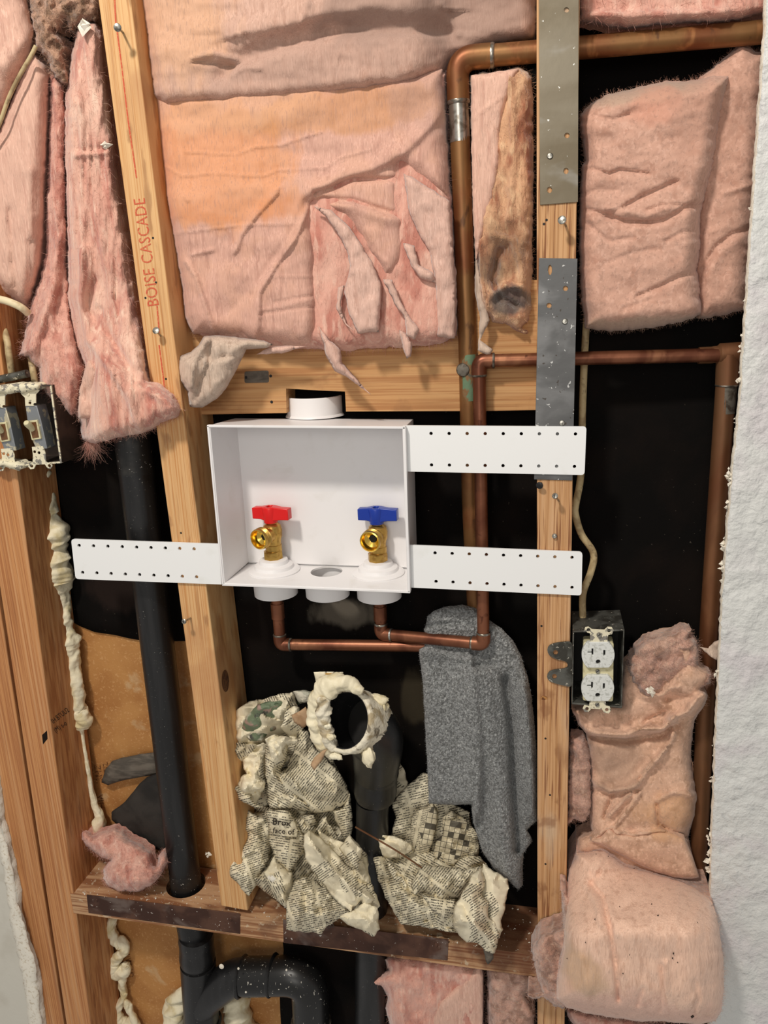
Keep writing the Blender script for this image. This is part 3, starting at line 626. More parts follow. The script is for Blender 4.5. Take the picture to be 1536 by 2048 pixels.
# black vent pipe through the sill
ab = below(P1(269, 885, .045), 885)
hp = hc.copy(); top = P1(256, 800, .045); dirn = (hp-top)/np.linalg.norm(hp-top)
t = thing('drain_pipe', 'tall black plastic pipe standing in the sill hole, left of the lettered stud', 'pipe', hp)
MB().tube([top, hp+dirn*.045], .0242, 36).build('pipe', abs_, t)
MB().tube([hp-dirn*.03, hp-dirn*.002], [.0243, .0245], 36).build('dusty_foot', abs_dust, t)['label'] = 'white-speckled dusty foot'
MB().tube([top+dirn*.03, top+dirn*.10], [.0245, .0243], 36).build('dusty_top', abs_dust, t)['label'] = 'powder-dusted upper stretch'
t = thing('drain_fitting', 'black plastic drain tee and elbow under the sill board', 'drain fitting', P1(408, 2048, .045))
w0 = hp+dirn*.045; w1 = P1(394, 1880, .045); w2 = P1(396, 1925, .045); w3 = P1(400, 1990, .045); w4 = P1(412, 2160, .045)
MB().tube([w0-dirn*.005, w2], .0242, 32, mi=0).build('stub', abs_, t)
MB().tube(resamp([P1(392, 1868, .045), P1(395, 1925, .045)], 7), np.array([1.14, 1.2, 1.16, 1.16, 1.2, 1.2, 1.1])*.0242, 36).build('coupling', abs_, t)
mb = MB(); mb.tube([w2, w3, w4], .0292, 36); mb.tube(resamp(spline([P1(402, 2010, .045), P1(425, 1985, .042), P1(470, 1955, .04), P1(505, 1955, .04)], 20), 16), .0285, 36); mb.build('tee_body', abs_, t)
rings(t, [(P1(405, 2043, .045), (0, 0, 1))], .0298, abs_, 'hub_ring', .003)
rings(t, [(P1(484, 1953, .04), (1, 0, 0)), (P1(545, 1950, .04), (1, 0, 0))], .0302, abs_, 'hub_ring', .003)
el = resamp(fillet([P1(490, 1953, .04), P1(618, 1950, .04), P1(628, 2160, .04)], .045, 18), 40); MB().tube(el, .0295, 36).build('elbow', abs_sp, t)
rings(t, [(P1(622, 2044, .04), (0, 0, 1))], .0305, solder_d, 'clamp_ring', .0018)
for x, y, r_ in ((443, 1933, .0042), (477, 1937, .002), (492, 1984, .0018), (573, 1940, .0016)):
    MB().lathe([(.0001, .0016), (r_*.7, .0013), (r_, 0)], P1(x, y, .0105), (0, -1, .25), 12).build('paint_drop', crumb_m, t)
# dark drain standing pipe with open foam-covered mouth
M0 = P1(692, 1441, -.035); v_ = CAM-M0; v_ /= np.linalg.norm(v_)
ax = math.cos(.66)*v_+math.sin(.66)*(-.95*RT+.12*UP); ax /= np.linalg.norm(ax)
t = thing('standpipe', 'black drain standpipe with a wide open mouth crusted in foam, among the newspapers', 'pipe', P1(745, 1800, .045))
j1 = P1(752, 1545, .035); j2 = P1(745, 1600, .042); j3 = P1(742, 1900, .045); j4 = P1(738, 2160, .045)
bodyc = spline([M0-ax*.004, M0-ax*.028, P1(752, 1478, .012), j1], 40)
mb = MB(); mb.tube(resamp(bodyc, 30), np.interp(np.linspace(0, 1, 30), [0, .4, 1], [.0392, .0388, .031]), 40, caps=False); mb.build('bend', abs_, t)
mb = MB(); mb.lathe([(.0345, -.06), (.0345, 0), (.0352, .0015), (.038, .002), (.0392, 0), (.0392, -.004)], M0, ax, 48); mb.build('mouth', abs_, t)
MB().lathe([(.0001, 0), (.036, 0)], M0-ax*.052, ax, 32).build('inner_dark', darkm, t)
MB().tube(resamp([P1(757, 1530, .03), j1, P1(750, 1590, .041)], 8), [.029, .0315, .0312, .031, .031, .031, .0312, .0295], 36).build('coupling', abs_, t)
MB().tube([j2, j3, j4], .0242, 32).build('pipe', abs_, t)
mb = MB(); an = np.linspace(0, 2*np.pi, 73)[:-1]
a_u = np.cross(ax, [0, 0, 1.0]); a_u /= np.linalg.norm(a_u); a_w = np.cross(ax, a_u)
def lump(mb, c, r, seed, sq=(1, 1, 1), amp=.35, n=12):
    """an irregular rounded lump"""
    V = []; 
    for i in range(n+1):
        th = math.pi*i/n
        for j in range(2*n):
            ph = math.pi*j/n; d = np.array([math.sin(th)*math.cos(ph), math.sin(th)*math.sin(ph), math.cos(th)])
            k = 1+amp*float(fbm(d[0]*1.6+d[2]*.7+4, d[1]*1.6-d[2]*.9+7, seed, 3))*1.6
            V.append(np.array(c)+d*r*k*np.array(sq))
    F = [(i*2*n+j, i*2*n+(j+1) % (2*n), (i+1)*2*n+(j+1) % (2*n), (i+1)*2*n+j) for i in range(n) for j in range(2*n)]
    mb.add(V, F)
# crust ring: rough foam skin round the outside of the mouth
ring = []
rr = []
V = []; K = 120; prof = [(-.060, .0350), (-.048, .0380), (-.038, .0398), (-.030, .0406), (-.018, .0412), (-.010, .0420), (-.003, .0422), (.002, .041), (.0032, .0388), (.002, .0362), (-.003, .0348)]
for i in range(K):
    a = 2*math.pi*i/K; rad = math.cos(a)*a_u+math.sin(a)*a_w; left = max(0, float(-(rad@RT)*.8+(rad@UP)*.5))
    for h_, r_ in prof:
        nz = float(fbm(i*.35, h_*160+9, 5, 3)); out = (nz*.0022+left*.0035*(1+nz)) if r_ > .0385 else nz*.0006
        V.append(M0+ax*(h_+(nz*.0012 if h_ > -.02 else 0))+rad*(r_+out))
pn = len(prof)
mb.add(V, [(i*pn+j, ((i+1) % K)*pn+j, ((i+1) % K)*pn+j+1, i*pn+j+1) for i in range(K) for j in range(pn-1)]); mb.build('foam_crust', foam_w, t, angle=180)['label'] = 'crusty white foam skin around the mouth'
for i, (x, y, r_, Y, sq) in enumerate([(750, 1400, .0105, -.005, (1.3, .8, .6)), (766, 1414, .0080, -.005, (.9, .8, 1)), (740, 1512, .0085, -.052, (.9, .8, 1.2)), (738, 1528, .0046, -.050, (.9, .8, 1.3)), (662, 1474, .0050, -.056, (1.2, .8, .8)), (654, 1452, .0045, -.052, (1.2, .8, .8)), (672, 1512, .0060, -.052, (1.3, .8, .7)), (700, 1362, .0065, -.03, (1.4, .8, .6))]):
    mb = MB(); lump(mb, P1(x, y, Y), r_, i+3, sq, .5); mb.build('foam_lump', foam, t, angle=180)

# ================================================================ white outlet box
def openbox(q, depth, wall, inset_back=.0, lip=0):
    """q: outer front corners TL TR BR BL (world); returns MB of walls+back, without the floor"""
    q = np.array(q); c = q.mean(0); D = np.array([0, depth, 0])
    inn = q+(c-q)/np.linalg.norm(c-q, axis=1)[:, None]*wall*1.45
    ob = q+(c-q)/np.linalg.norm(c-q, axis=1)[:, None]*inset_back+D; ib = inn+(c-q)/np.linalg.norm(c-q, axis=1)[:, None]*inset_back+D-np.array([0, wall, 0])
    return q, inn, ib, ob
t = thing('washer_outlet_box', 'white plastic washing machine outlet box with two valves and perforated arms', 'outlet box', (bq[2]+bq[3])/2)
q, inn, ib, ob = openbox(bq, .080, .0024, .004)
V = np.vstack([q, inn, ib, ob]); F = []
for i in range(4):
    j = (i+1) % 4
    if i == 2: continue      # floor is built with its holes
    F += [(i, j, j+4, i+4), (i+4, j+4, j+8, i+8), (j, i, i+12, j+12)]
F += [(8, 9, 10, 11), (12, 15, 14, 13)]
mb = MB(); mb.add(V, F); shell = mb.build('box_shell', pvc, t, bevel=.0006)
# floor with three round openings
fb0, fb1 = q[3], q[2]; wdir = fb1-fb0; W_ = np.linalg.norm(wdir); wdir = wdir/W_; zup = np.array([0, 0, .0024])
def fl(p): return ((p-fb0)@wdir, p[1]-fb0[1])
hol = []
for o_, r_ in ((OR, .012), (OM, .0215), (OB, .012)):
    a, b = fl(o_); hol.append([(a+r_*math.cos(x)*(1 if r_ < .02 or not (2.0 < x < 2.6) else .93), b+r_*math.sin(x)) for x in np.linspace(0, 2*math.pi, 40, endpoint=False)])
o2 = [(0, 0), (W_, 0), (W_-.003, .0795), (.003, .0795)]
loops = [np.array(o2)]+[np.array(h) for h in hol]; vin = []; ed = []
for l in loops:
    k = len(vin); vin += [Vector(v) for v in l]; ed += [(k+i, k+(i+1) % len(l)) for i in range(len(l))]
r_ = delaunay_2d_cdt(vin, ed, [], 0, 1e-7); vv = np.array([tuple(v) for v in r_[0]]); T = np.array([x for x in r_[2]]); cen = vv[T].mean(1); ok = np.ones(len(T), bool)
for h in loops[1:]: ok &= ~inside(cen, h)
T = T[ok]; Wp = fb0+vv[:, :1]*wdir+np.outer(vv[:, 1], [0, 1, 0]); n = len(vv); mb = MB(); mb.add(np.vstack([Wp+zup, Wp]), [tuple(x) for x in T]+[tuple(int(i)+n for i in x[::-1]) for x in T])
E_ = {(a, b) for x in T for a, b in ((x[0], x[1]), (x[1], x[2]), (x[2], x[0]))}; mb.f += [(b, a, a+n, b+n) for a, b in E_ if (b, a) not in E_]; mb.m += [0]*(len(mb.f)-len(mb.m))
mb.build('box_floor', pvc, t, angle=30)
for o_ in (OR, OM, OB):
    b0 = np.array([o_[0], o_[1], o_[2]-.0024]); mb = MB(); mb.lathe([(.0305, 0), (.0298, -.0310), (.0270, -.0310), (.0274, -.0005)], b0, (0, 0, 1), 44); mb.build('hub_collar', pvc, t)
# rim trims
mb = MB(); mb.quad8([q[0]+[-.001, -.0012, .0008], q[1]+[.001, -.0012, .0008], q[1]+[.001, -.0012, -.0022], q[0]+[-.001, -.0012, -.0022]], (0, .006, 0)); mb.quad8([q[3]+[-.001, -.0012, .0016], q[2]+[.001, -.0012, .0016], q[2]+[.001, -.0012, -.0014], q[3]+[-.001, -.0012, -.0014]], (0, .006, 0))
mb.quad8([q[0]+[-.0012, -.0012, 0], q[0]+[.0014, -.0012, 0], q[3]+[.0014, -.0012, 0], q[3]+[-.0012, -.0012, 0]], (0, .006, 0)); mb.quad8([q[1]+[-.0022, -.0012, 0], q[1]+[.0012, -.0012, 0], q[2]+[.0012, -.0012, 0], q[2]+[-.0022, -.0012, 0]], (0, .008, 0)); mb.build('front_rim', pvc, t, bevel=.0005)
# vent collar on top
vc = onz(631, 829, (bq[0][2]+bq[1][2])/2); mb = MB(); mb.lathe([(.0400, -.001), (.0390, .001), (.0376, .0022), (.0376, .0245), (.0368, .0255), (.0350, .0255), (.0342, .0245), (.0342, .000)], vc, (0, 0, 1), 56); mb.lathe([(.0001, .0005), (.0346, .0005)], vc, (0, 0, 1), 32); mb.build('vent_collar', pvc, t)
def arm(poly, rows):
    hs = []
    for (a, b) in rows:
        for i in range(9):
            k = i/8; hs.append(circ(a[0]+(b[0]-a[0])*k, a[1]+(b[1]-a[1])*k, 3.5, n=12))
    return slab('bracket_arm', poly, -.0038, .0026, pvcw, hs, t)
arm([(806, 851)]+rrect([(806, 851), (1173, 853), (1169, 950), (808, 943)], 7)[5:15]+[(808, 943)], [((862, 867), (1151, 868)), ((863, 930), (1149, 933))])
arm([(818, 1090)]+rrect([(818, 1090), (1165, 1104), (1163, 1191), (820, 1175)], 7)[5:15]+[(820, 1175)], [((870, 1106), (1144, 1115)), ((872, 1163), (1144, 1175))])
arm([(437, 1088), (443, 1169)]+rrect([(443, 1169), (151, 1158), (142, 1078), (437, 1088)], 7)[5:15], [((158, 1091), (388, 1098)), ((165, 1145), (393, 1154))])
rh = rrect
def valve(O, hm, hname, hlab, ang, lab, flip=1):
    """brass valve standing on its white grommet"""
    t = thing('water_valve', lab, 'valve', O, None)
    Rz = lambda a: np.array([[math.cos(a), math.sin(a), 0], [-math.sin(a), math.cos(a), 0], [0, 0, 1]])
    MB().lathe([(.0001, 0), (.0285, 0), (.0288, .0014), (.0272, .0026), (.0222, .0040), (.0212, .0075), (.0165, .0095), (.0155, .0135), (.0115, .0148), (.0001, .0148)], O, (0, 0, 1), 48).build('grommet', pvc, t)
    MB().lathe([(.0001, .0148), (.0108, .0148), (.0108, .0225), (.0098, .0235), (.0001, .0235)], O, (0, 0, 1), 8).build('hex_nut', brass, t, angle=20)
    mb = MB(); mb.lathe([(.0092, .0225), (.0092, .030), (.0085, .0305), (.0090, .036), (.0105, .040), (.0108, .047), (.0095, .0525), (.0062, .055), (.0058, .063)], O+np.array([.0006, .002, 0]), (0, 0, 1), 28); mb.build('valve_body', brass, t)
    d = np.array([-.33*flip if flip > 0 else -.12, -.93, -.04]); d /= np.linalg.norm(d); s = O+np.array([0, 0, .0435])
    mb = MB(); mb.lathe([(.0088, 0), (.0090, .011), (.0100, .012), (.0115, .0125), (.0118, .0140), (.0108, .0148), (.0118, .0158), (.0108, .0168), (.0118, .0178), (.0108, .0188), (.0117, .0198), (.0113, .0225)], s, d, 32); mb.build('spout', brass, t)
    MB().lathe([(.0113, .0225), (.0100, .0230), (.0096, .0222), (.0088, .0150), (.0050, .0125), (.0040, .0120)], s, d, 32).build('spout_bore', brass_b, t)
    MB().lathe([(.0001, .0125), (.0045, .0125)], s, d, 6).build('seat', darkm, t)
    h0 = O+np.array([.0004, 0, .0665]); A = Rz(ang)
    mb = MB(); mb.lathe([(.0001, -.0105), (.0075, -.0105), (.0080, -.003), (.0090, .0065), (.0085, .0078), (.0042, .0080), (.0038, .004), (.0001, .004)], h0, (0, 0, 1), 24)
    for sgn, ln in ((-1, .0195), (1, .0235)):
        n0 = mb.n; L_ = ln*sgn; prof = [(.0030*sgn, .0080, .0062), (.55*L_, .0068, .0040), (L_, .0062, .0052)]
        V = []
        for x, hh, dd in prof:
            for yy_, zz in ((-1, -1), (1, -1), (1, 1), (-1, 1)): V.append(h0+np.array([x, yy_*dd, .0005+zz*hh])@A)
        Fc = [(i*4+j, i*4+(j+1) % 4, (i+1)*4+(j+1) % 4, (i+1)*4+j) for i in range(2) for j in range(4)]+[(8, 9, 10, 11), (3, 2, 1, 0)]
        mb.add(V, Fc)
    ho = mb.build(hname, hm, t, bevel=.0008); ho['label'] = hlab
    MB().lathe([(.0001, 0), (.0030, 0), (.0034, .0012), (.0001, .0016)], h0+np.array([0, 0, .004]), (0, 0, 1), 12).build('handle_screw', hm, t)
    t.scale = (1.22, 1.22, 1.22)
    return t
valve(OR, redp, 'handle', 'red tee handle', -.10, 'brass valve with a red handle at the left end of the white box floor')
valve(OB, bluep, 'handle', 'blue tee handle', -.04, 'brass valve with a blue handle at the right end of the white box floor', -1)

# ================================================================ steel nail plates
def plate(name, poly, Y, mt, holes, lab, nails=()):
    o = slab(name, poly, Y, .0014, mt, [circ(*h) for h in holes], bevel=.0003); tag(o, lab, 'nail plate', None)
    for x, y in nails:
        mb = MB(); mb.lathe([(.0001, .0016), (.0026, .0013), (.0034, 0), (.0034, -.001)], P1(x, y, Y), (0, -1, .1), 16); mb.build('nail_head', zinc, o)
    return o
plate('nail_plate', [(1077, -90), (1158, -90), (1156, 404), (1080, 410)], -.0016, steel, [(1133, 20, 5), (1134, 271, 5), (1132, 342, 5, 6), (1099, 380, 5, 6)], 'long olive steel nail plate at the top of the right stud', [(1100, 312)])
plate('nail_plate', [(1078, 516), (1155, 517), (1145, 961), (1068, 959)], -.0016, steel_b, [(1131, 577, 5), (1098, 611, 5), (1100, 540, 4, 10)], 'grey steel nail plate below the olive one, running behind the white arm', [(1130, 643), (1124, 846)])
def sillplate(q, lab, nails):
    mb = MB(); mb.quad8([P1(x, y, -.0016) for x, y in q], (0, .0015, 0)); o = mb.build('nail_plate', rusty, bevel=.0003); tag(o, lab, 'nail plate')
    for x, y in nails: MB().lathe([(.0001, .0012), (.0022, .001), (.003, 0)], P1(x, y, -.0016), (0, -1, .1), 12).build('nail_head', rusty, o)
sillplate([(173, 1790), (480, 1828), (480, 1868), (177, 1826)], 'left rusty steel plate nailed along the front of the sill board', [(193, 1801), (186, 1812), (395, 1850), (437, 1853), (461, 1839)])
sillplate([(566, 1840), (897, 1880), (895, 1921), (567, 1886)], 'right rusty steel plate on the sill board front, below the newspapers', [(872, 1890), (878, 1895)])

# ================================================================ nails and screws
def nail(x, y, bx, by, out, lab, mt=zinc, r=.0040, screw=False):
    b = P1(bx, by, 0.001); h = P1(x, y, -out); d = (h-b)/np.linalg.norm(h-b)
    o = MB().tube([b, h], .0013, 10).build('screw_fastener' if screw else 'nail', mt); tag(o, lab, 'screw' if screw else 'nail')
    mb = MB(); mb.lathe([(.0013, -.0012), (r, -.0006), (r, .0004), (r*.75, .0010), (.0001, .0012)], h, d, 20); mb.build('head', mt, o)
    if screw:
        u = np.cross(d, [0, 0, 1]); u /= np.linalg.norm(u); w3 = np.cross(d, u)
        mb = MB(); mb.box(h+d*.0012, (r*1.1, .0006, r*.22), [u, d, w3]); mb.box(h+d*.0012, (r*.22, .0006, r*1.1), [u, d, w3]); mb.build('cross_slot', darkm, o)
nail(235, 55, 246, 65, .024, 'nail sticking far out near the top of the lettered stud', r=.0042)
nail(312, 661, 322, 672, .012, 'bent nail below the red lettering on the stud', r=.0044)
nail(368, 1243, 382, 1236, .018, 'screw sticking out of the lettered stud below the left bracket arm', r=.0034, screw=True)
nail(1124, 440, 1132, 452, .020, 'nail sticking out of bare wood between the two stud plates', r=.0044)
nail(1079, 971, 1083, 966, .007, 'black screw at the lower edge of the grey stud plate', blackm, r=.0042, screw=True)
nail(1110, 992, 1118, 1002, .017, 'bright screw in the stud just below the grey plate', r=.0034, screw=True)
nail(1109, 1072, 1110, 1073, .0015, 'small nail head flush in the stud above the lower right arm', r=.003)
for o_, pts in ((studB, [(306, 476), (312, 565), (291, 596), (332, 758), (362, 1066)]), (studC, [(1093, 440), (1088, 448), (1083, 1252), (1091, 1477), (1100, 1590), (1091, 1728)])):
    for x, y in pts: MB().lathe([(.0001, .0002), (.0014, .0002), (.0016, -.001)], P1(x, y, 0), (0, -1, 0), 10).build('nail_hole', darkm, o_)
for x, y, rx, ry in ((1088, 1396, 7, 4),):
    slab('knot', circ(x, y, rx, ry, 16), -.0002, .0002, black_ink if rx > 10 else brown_ink, parent=studC)

# ================================================================ lettering on wood and board
text('BOISE CASCADE', 318, 612, 33, math.radians(-97.6), 0.0, red_ink, studB, 'red_lettering', .87, .0003)
for pts in ([(228, -40), (231, 40), (243, 130), (256, 240), (273, 356)], [(314, 612), (319, 672)], [(318, 690), (324, 735), (329, 775)]):
    L_ = [(x-1.4, y) for x, y in pts]+[(x+1.4, y) for x, y in pts[::-1]]; slab('red_line', L_, -.0003, .0003, red_ink, parent=studB)
studA = [o for o in C.objects if o.name.startswith('wall_stud')][2]
e1, e2 = P1(-86, 60, 0), P1(193, 2130, 0); nA = np.cross(e2-e1, [0, 1, 0])
def YA(q):
    d = RT*((q[:, 0]-768)/FPX)[:, None]+UP*((1024-q[:, 1])/FPX)[:, None]+FW; tt = ((e1-CAM)@nA)/(d@nA); return (CAM+d*tt[:, None])[:, 1]
text('IH.BTUU2', 107, 1448, 15, math.radians(-38), YA, black_ink, studA, 'stamp', .62, .0006)
text('(M) s-o', 112, 1466, 15, math.radians(-36), YA, black_ink, studA, 'stamp', .62, .0006)
slab('stamp_mark', [(84, 1470), (94, 1461), (95, 1478), (86, 1489)], 0, .0002, black_ink, parent=studA, Yfun=lambda q: YA(q)-.0008)
text('ZHS.', 188, 1530, 18, math.radians(82), .0924, brown_ink, board, 'stencil', 1.0, .0003)
text('ZIL', 205, 1525, 14, math.radians(82), .0924, brown_ink, board, 'stencil', 1.0, .0003)
text('VIH-', 194, 1590, 17, math.radians(82), .0924, brown_ink, board, 'stencil', 1.0, .0003)
text('8 UIW-1D', 246, 1890, 15, math.radians(80), .0924, brown_ink, board, 'stencil', 1.0, .0003)

f1, f2 = P1(249, -90, 0), P1(496, 1822, 0); nB = np.cross(f2-f1, [0, 1, 0])
def YS(q):
    d = RT*((q[:, 0]-768)/FPX)[:, None]+UP*((1024-q[:, 1])/FPX)[:, None]+FW; tt = ((f1-CAM)@nB)/(d@nB); return (CAM+d*tt[:, None])[:, 1]
kn = material('dark_knot', (112, 72, 40), [('noise', (78, 48, 28), 200, (1, 1, 1), .45, .6, 3)], .7)
slab('knot', circ(451, 1362, 7, 22, 18, -.03), 0, .0002, kn, parent=studB, Yfun=lambda q: YS(q)-.0012)
# ================================================================ insulation batts
def zc(ox, oy, k): return lambda pts: [(ox+x/k, oy+y/k) for x, y in pts]
sm = lambda x: np.clip(x, 0, 1)**2*(3-2*np.clip(x, 0, 1))
z5 = zc(280, 0, 2.259)
# upper folded batt
yt = lambda x, y: .048+.036*sm((x-820)/90)
t, _ = relief('insulation_batt', [(272, -60), (1078, -60), (1074, 60), (1070, 78), (1000, 92), (950, 110), (905, 132), (890, 155), (800, 175), (640, 196), (500, 205), (330, 214), (303, 192), (298, 150), (288, 60)], yt, [fac_top, wool_g], step=5, bulge=.036, rim=34, sidemi=1, jag=3, fs=.7,
    feats=[(z5([(380, 335), (430, 290), (545, 240), (720, 190), (850, 152), (1000, 134), (1200, 140), (1400, 146)]), 26, 13, -.012), (z5([(520, 140), (700, 90), (880, 40), (1100, 28), (1340, 40)]), 60, 22, .016), (z5([(240, 262), (330, 236), (440, 270)]), 7, 12, .007), (z5([(240, 275), (330, 290), (420, 300)]), 4, 6, -.006), (z5([(760, 10), (730, 110)]), 9, 9, .004), (z5([(1360, 20), (1400, 90), (1440, 150)]), 8, 14, .006), (z5([(410, 340), (470, 300), (540, 310)]), 8, 8, .004), (z5([(880, 300), (900, 240)]), 5, 5, .003)],
    noise=[(120, 50, .006, 3, 3), (26, 14, .0012, 5, 3)], fuzz=(900, .006, 0, 0))
tag(t, 'wide faded pink insulation batt folded over at the top, above the orange-stained batt', 'insulation', 'faced insulation batts')
# main torn batt
mroot = thing('insulation_batt', 'large pink insulation batt with orange water stain and torn facing, above the white box', 'insulation', P1(620, 690, .05), 'faced insulation batts')
body = [(305, 185), (500, 168), (640, 165), (760, 158), (893, 140), (897, 300), (906, 420), (914, 560), (914, 672), (880, 690), (800, 694), (700, 700), (560, 697), (420, 676), (385, 665), (372, 620), (350, 480), (325, 330), (312, 250)]
ym = lambda x, y: .054-.012*sm((y-200)/300)
bulge_m = [(z5([(1350, 300), (800, 380), (100, 400)]), 30, 12, .004)]
ow, YM = relief('exposed_wool', body, lambda x, y: ym(x, y)+.004, wool_p, step=7, bulge=.030, rim=36, jag=5, noise=[(60, 90, .004, 2, 4), (14, 26, .0025, 8, 3)], fuzz=(2600, .009, 2600, .010, (0, -.6)), parent=mroot, back=.018)
ow['label'] = 'exposed fluffy pink glass wool'
fac = z5([(52, 400), (300, 398), (520, 370), (800, 345), (1100, 335), (1370, 305), (1388, 560), (1395, 800), (1400, 905), (1330, 870), (1240, 805), (1186, 760), (1184, 870), (1196, 1000), (1210, 1110), (1190, 1190), (1160, 1240), (1100, 1272), (1060, 1190), (985, 1080), (900, 985), (860, 955), (782, 925), (786, 1040), (800, 1160), (803, 1300), (806, 1480), (780, 1560), (700, 1572), (540, 1545), (530, 1556), (470, 1530), (340, 1515), (240, 1508), (204, 1440), (190, 1300), (150, 1080), (110, 860), (80, 620)])
cr = lambda pts, w, d, w2=None: (z5(pts), w, w2 or w, d)
of, YF = relief('facing', fac, lambda x, y: ym(x, y)-.001, fac_main, step=3.6, bulge=.032, rim=34, jag=1.5, back=.004, parent=mroot, fs=.62,
    feats=[cr([(200, 685), (300, 692), (430, 700), (520, 665), (640, 655), (740, 620), (820, 598)], 3.0, .0028), cr([(90, 735), (190, 798), (330, 782), (430, 790), (560, 796), (620, 770), (840, 760), (900, 715), (1040, 676)], 3.0, .0026),
           cr([(150, 1056), (280, 1040), (450, 1018), (600, 1012), (720, 1010)], 3.0, .0025), cr([(205, 1180), (250, 1250), (300, 1400), (340, 1505)], 7, .008, 5), cr([(235, 1150), (280, 1140), (330, 1130)], 6, .004),
           cr([(620, 870), (520, 980), (460, 1060), (436, 1130)], 6, .006, 16), cr([(640, 1180), (520, 1260), (420, 1390)], 10, -.004, 22), cr([(770, 920), (700, 1080), (600, 1220), (540, 1320), (530, 1540)], 5, .009, 22), cr([(755, 905), (680, 1060), (575, 1210), (510, 1330)], 12, -.006),
           cr([(545, 1400), (640, 1385), (800, 1350)], 3, .002), cr([(610, 1365), (800, 1330)], 3, -.003), cr([(540, 1420), (700, 1395), (800, 1385)], 3, -.003), cr([(610, 1248), (790, 1250)], 3, .0015),
           cr([(820, 850), (900, 800), (1050, 760), (1180, 700), (1280, 600), (1370, 500)], 26, .010, 10), cr([(790, 870), (870, 850), (960, 810), (1180, 810)], 8, -.010, 8), cr([(860, 930), (960, 930), (1080, 975), (1196, 1000)], 6, .009, 18), cr([(820, 900), (960, 905), (1100, 950), (1190, 975)], 8, -.007),
           cr([(1188, 740), (1190, 860)], 3, .003), cr([(1200, 560), (1190, 740)], 20, -.003), cr([(500, 560), (900, 460), (1350, 430)], 40, .004), cr([(200, 885), (215, 905)], 6, .004), cr([(330, 1150), (300, 1280), (330, 1400)], 20, -.003), cr([(80, 900), (500, 880)], 50, .004), cr([(1000, 1100), (1100, 1180)], 10, .005)],
    noise=[(110, 70, .006, 12, 3), (26, 34, .0008, 6, 3)])
of['label'] = 'stained facing sheet'
def shred(name, pts, Yb, mt, seed, par, zz=z5, bulge=.006, step=5, nz=.003, lab=None, rim=14, feats=(), jag=2):
    yb = Yb
    o, Y = relief(name, zz(pts), yb, mt, step=step, bulge=bulge, rim=rim, jag=jag, jagsc=10, solid=.0006, parent=par, noise=[(18, 30, nz, seed, 3)], crump=[(seed, 22, nz*.7)], feats=feats)
    if lab: o['label'] = lab
    return o
shred('torn_facing_flap', [(1192, 785), (1225, 798), (1300, 845), (1398, 908), (1405, 1000), (1425, 1300), (1422, 1530), (1345, 1520), (1335, 1290), (1310, 1140), (1250, 1040), (1215, 950)], .016, fac_flap, 3, mroot, nz=.003)
shred('torn_facing_flap', [(785, 930), (860, 950), (930, 1010), (990, 1090), (1050, 1190), (1092, 1290), (1085, 1380), (1078, 1500), (985, 1505), (945, 1420), (925, 1320), (950, 1200), (935, 1130), (900, 1070), (850, 990)], .006, fac_flap, 5, mroot)
shred('torn_facing_flap', [(1098, 1262), (1140, 1262), (1170, 1340), (1210, 1420), (1262, 1490), (1240, 1535), (1205, 1515), (1198, 1440), (1150, 1370)], .004, fac_flap, 9, mroot)
shred('torn_facing_flap', [(806, 1470), (850, 1530), (905, 1575), (915, 1640), (970, 1700), (1000, 1740), (1042, 1782), (990, 1745), (930, 1700), (880, 1675), (840, 1610), (825, 1540)], .014, fac_flap, 12, mroot, bulge=.012)
shred('torn_facing_flap', [(525, 1602), (580, 1570), (660, 1560), (760, 1565), (640, 1595)], .014, fac_flap, 15, mroot, bulge=.008)
shred('torn_facing_flap', [(1170, 1490), (1200, 1510), (1230, 1560), (1222, 1610), (1205, 1620), (1190, 1580)], .012, fac_flap, 16, mroot, bulge=.006)
shred('torn_facing_flap', [(895, 1300), (925, 1290), (905, 1380), (930, 1460), (975, 1500), (930, 1470), (890, 1400)], .008, fac_flap, 19, mroot, bulge=.006)
shred('torn_facing_flap', [(1190, 1100), (1240, 1110), (1260, 1200), (1320, 1230), (1340, 1280), (1270, 1260), (1225, 1200)], .010, fac_flap, 21, mroot, bulge=.006)
shred('hanging_facing', [(290, 1520), (340, 1515), (420, 1522), (560, 1540), (600, 1556), (570, 1572), (480, 1578), (450, 1640), (420, 1700), (385, 1760), (350, 1800), (280, 1842), (225, 1838), (215, 1770), (180, 1720), (168, 1660), (180, 1610), (230, 1590), (265, 1560)], .012, fac_gry, 27, mroot, bulge=.022, rim=30, nz=.006, lab='grey crumpled facing hanging beside the stud',
      feats=[cr([(300, 1530), (240, 1640), (230, 1750)], 9, .010, 5), cr([(320, 1560), (310, 1640), (280, 1720), (240, 1830)], 5, -.008, 8), cr([(300, 1620), (280, 1690)], 4, .006)], jag=1)
# narrow batt right of the large pipe
t, _ = relief('insulation_batt', [(941, 152), (960, 145), (1000, 142), (1036, 134), (1056, 142), (1066, 175), (1066, 400), (1064, 560), (1062, 640), (1045, 655), (1060, 662), (1052, 672), (1030, 662), (1010, 648), (985, 645), (968, 625), (955, 600), (950, 520), (944, 400), (941, 280)], .055, wool_y, step=5, bulge=.028, rim=26, jag=4, noise=[(24, 60, .006, 3, 4), (8, 20, .003, 9, 3)],
    feats=[([(1020, 150), (1025, 300), (1020, 440)], 14, 10, .006), ([(990, 470), (1030, 480), (1050, 560)], 8, 14, .008), ([(1000, 500), (985, 560), (1000, 600)], 12, 12, -.014), ([(985, 590), (1010, 570), (1045, 575)], 5, 9, .010), ([(1015, 600), (1040, 615)], 8, 10, -.010), ([(960, 480), (965, 560), (975, 620)], 6, 5, .008)], fuzz=(900, .008, 1500, .008))
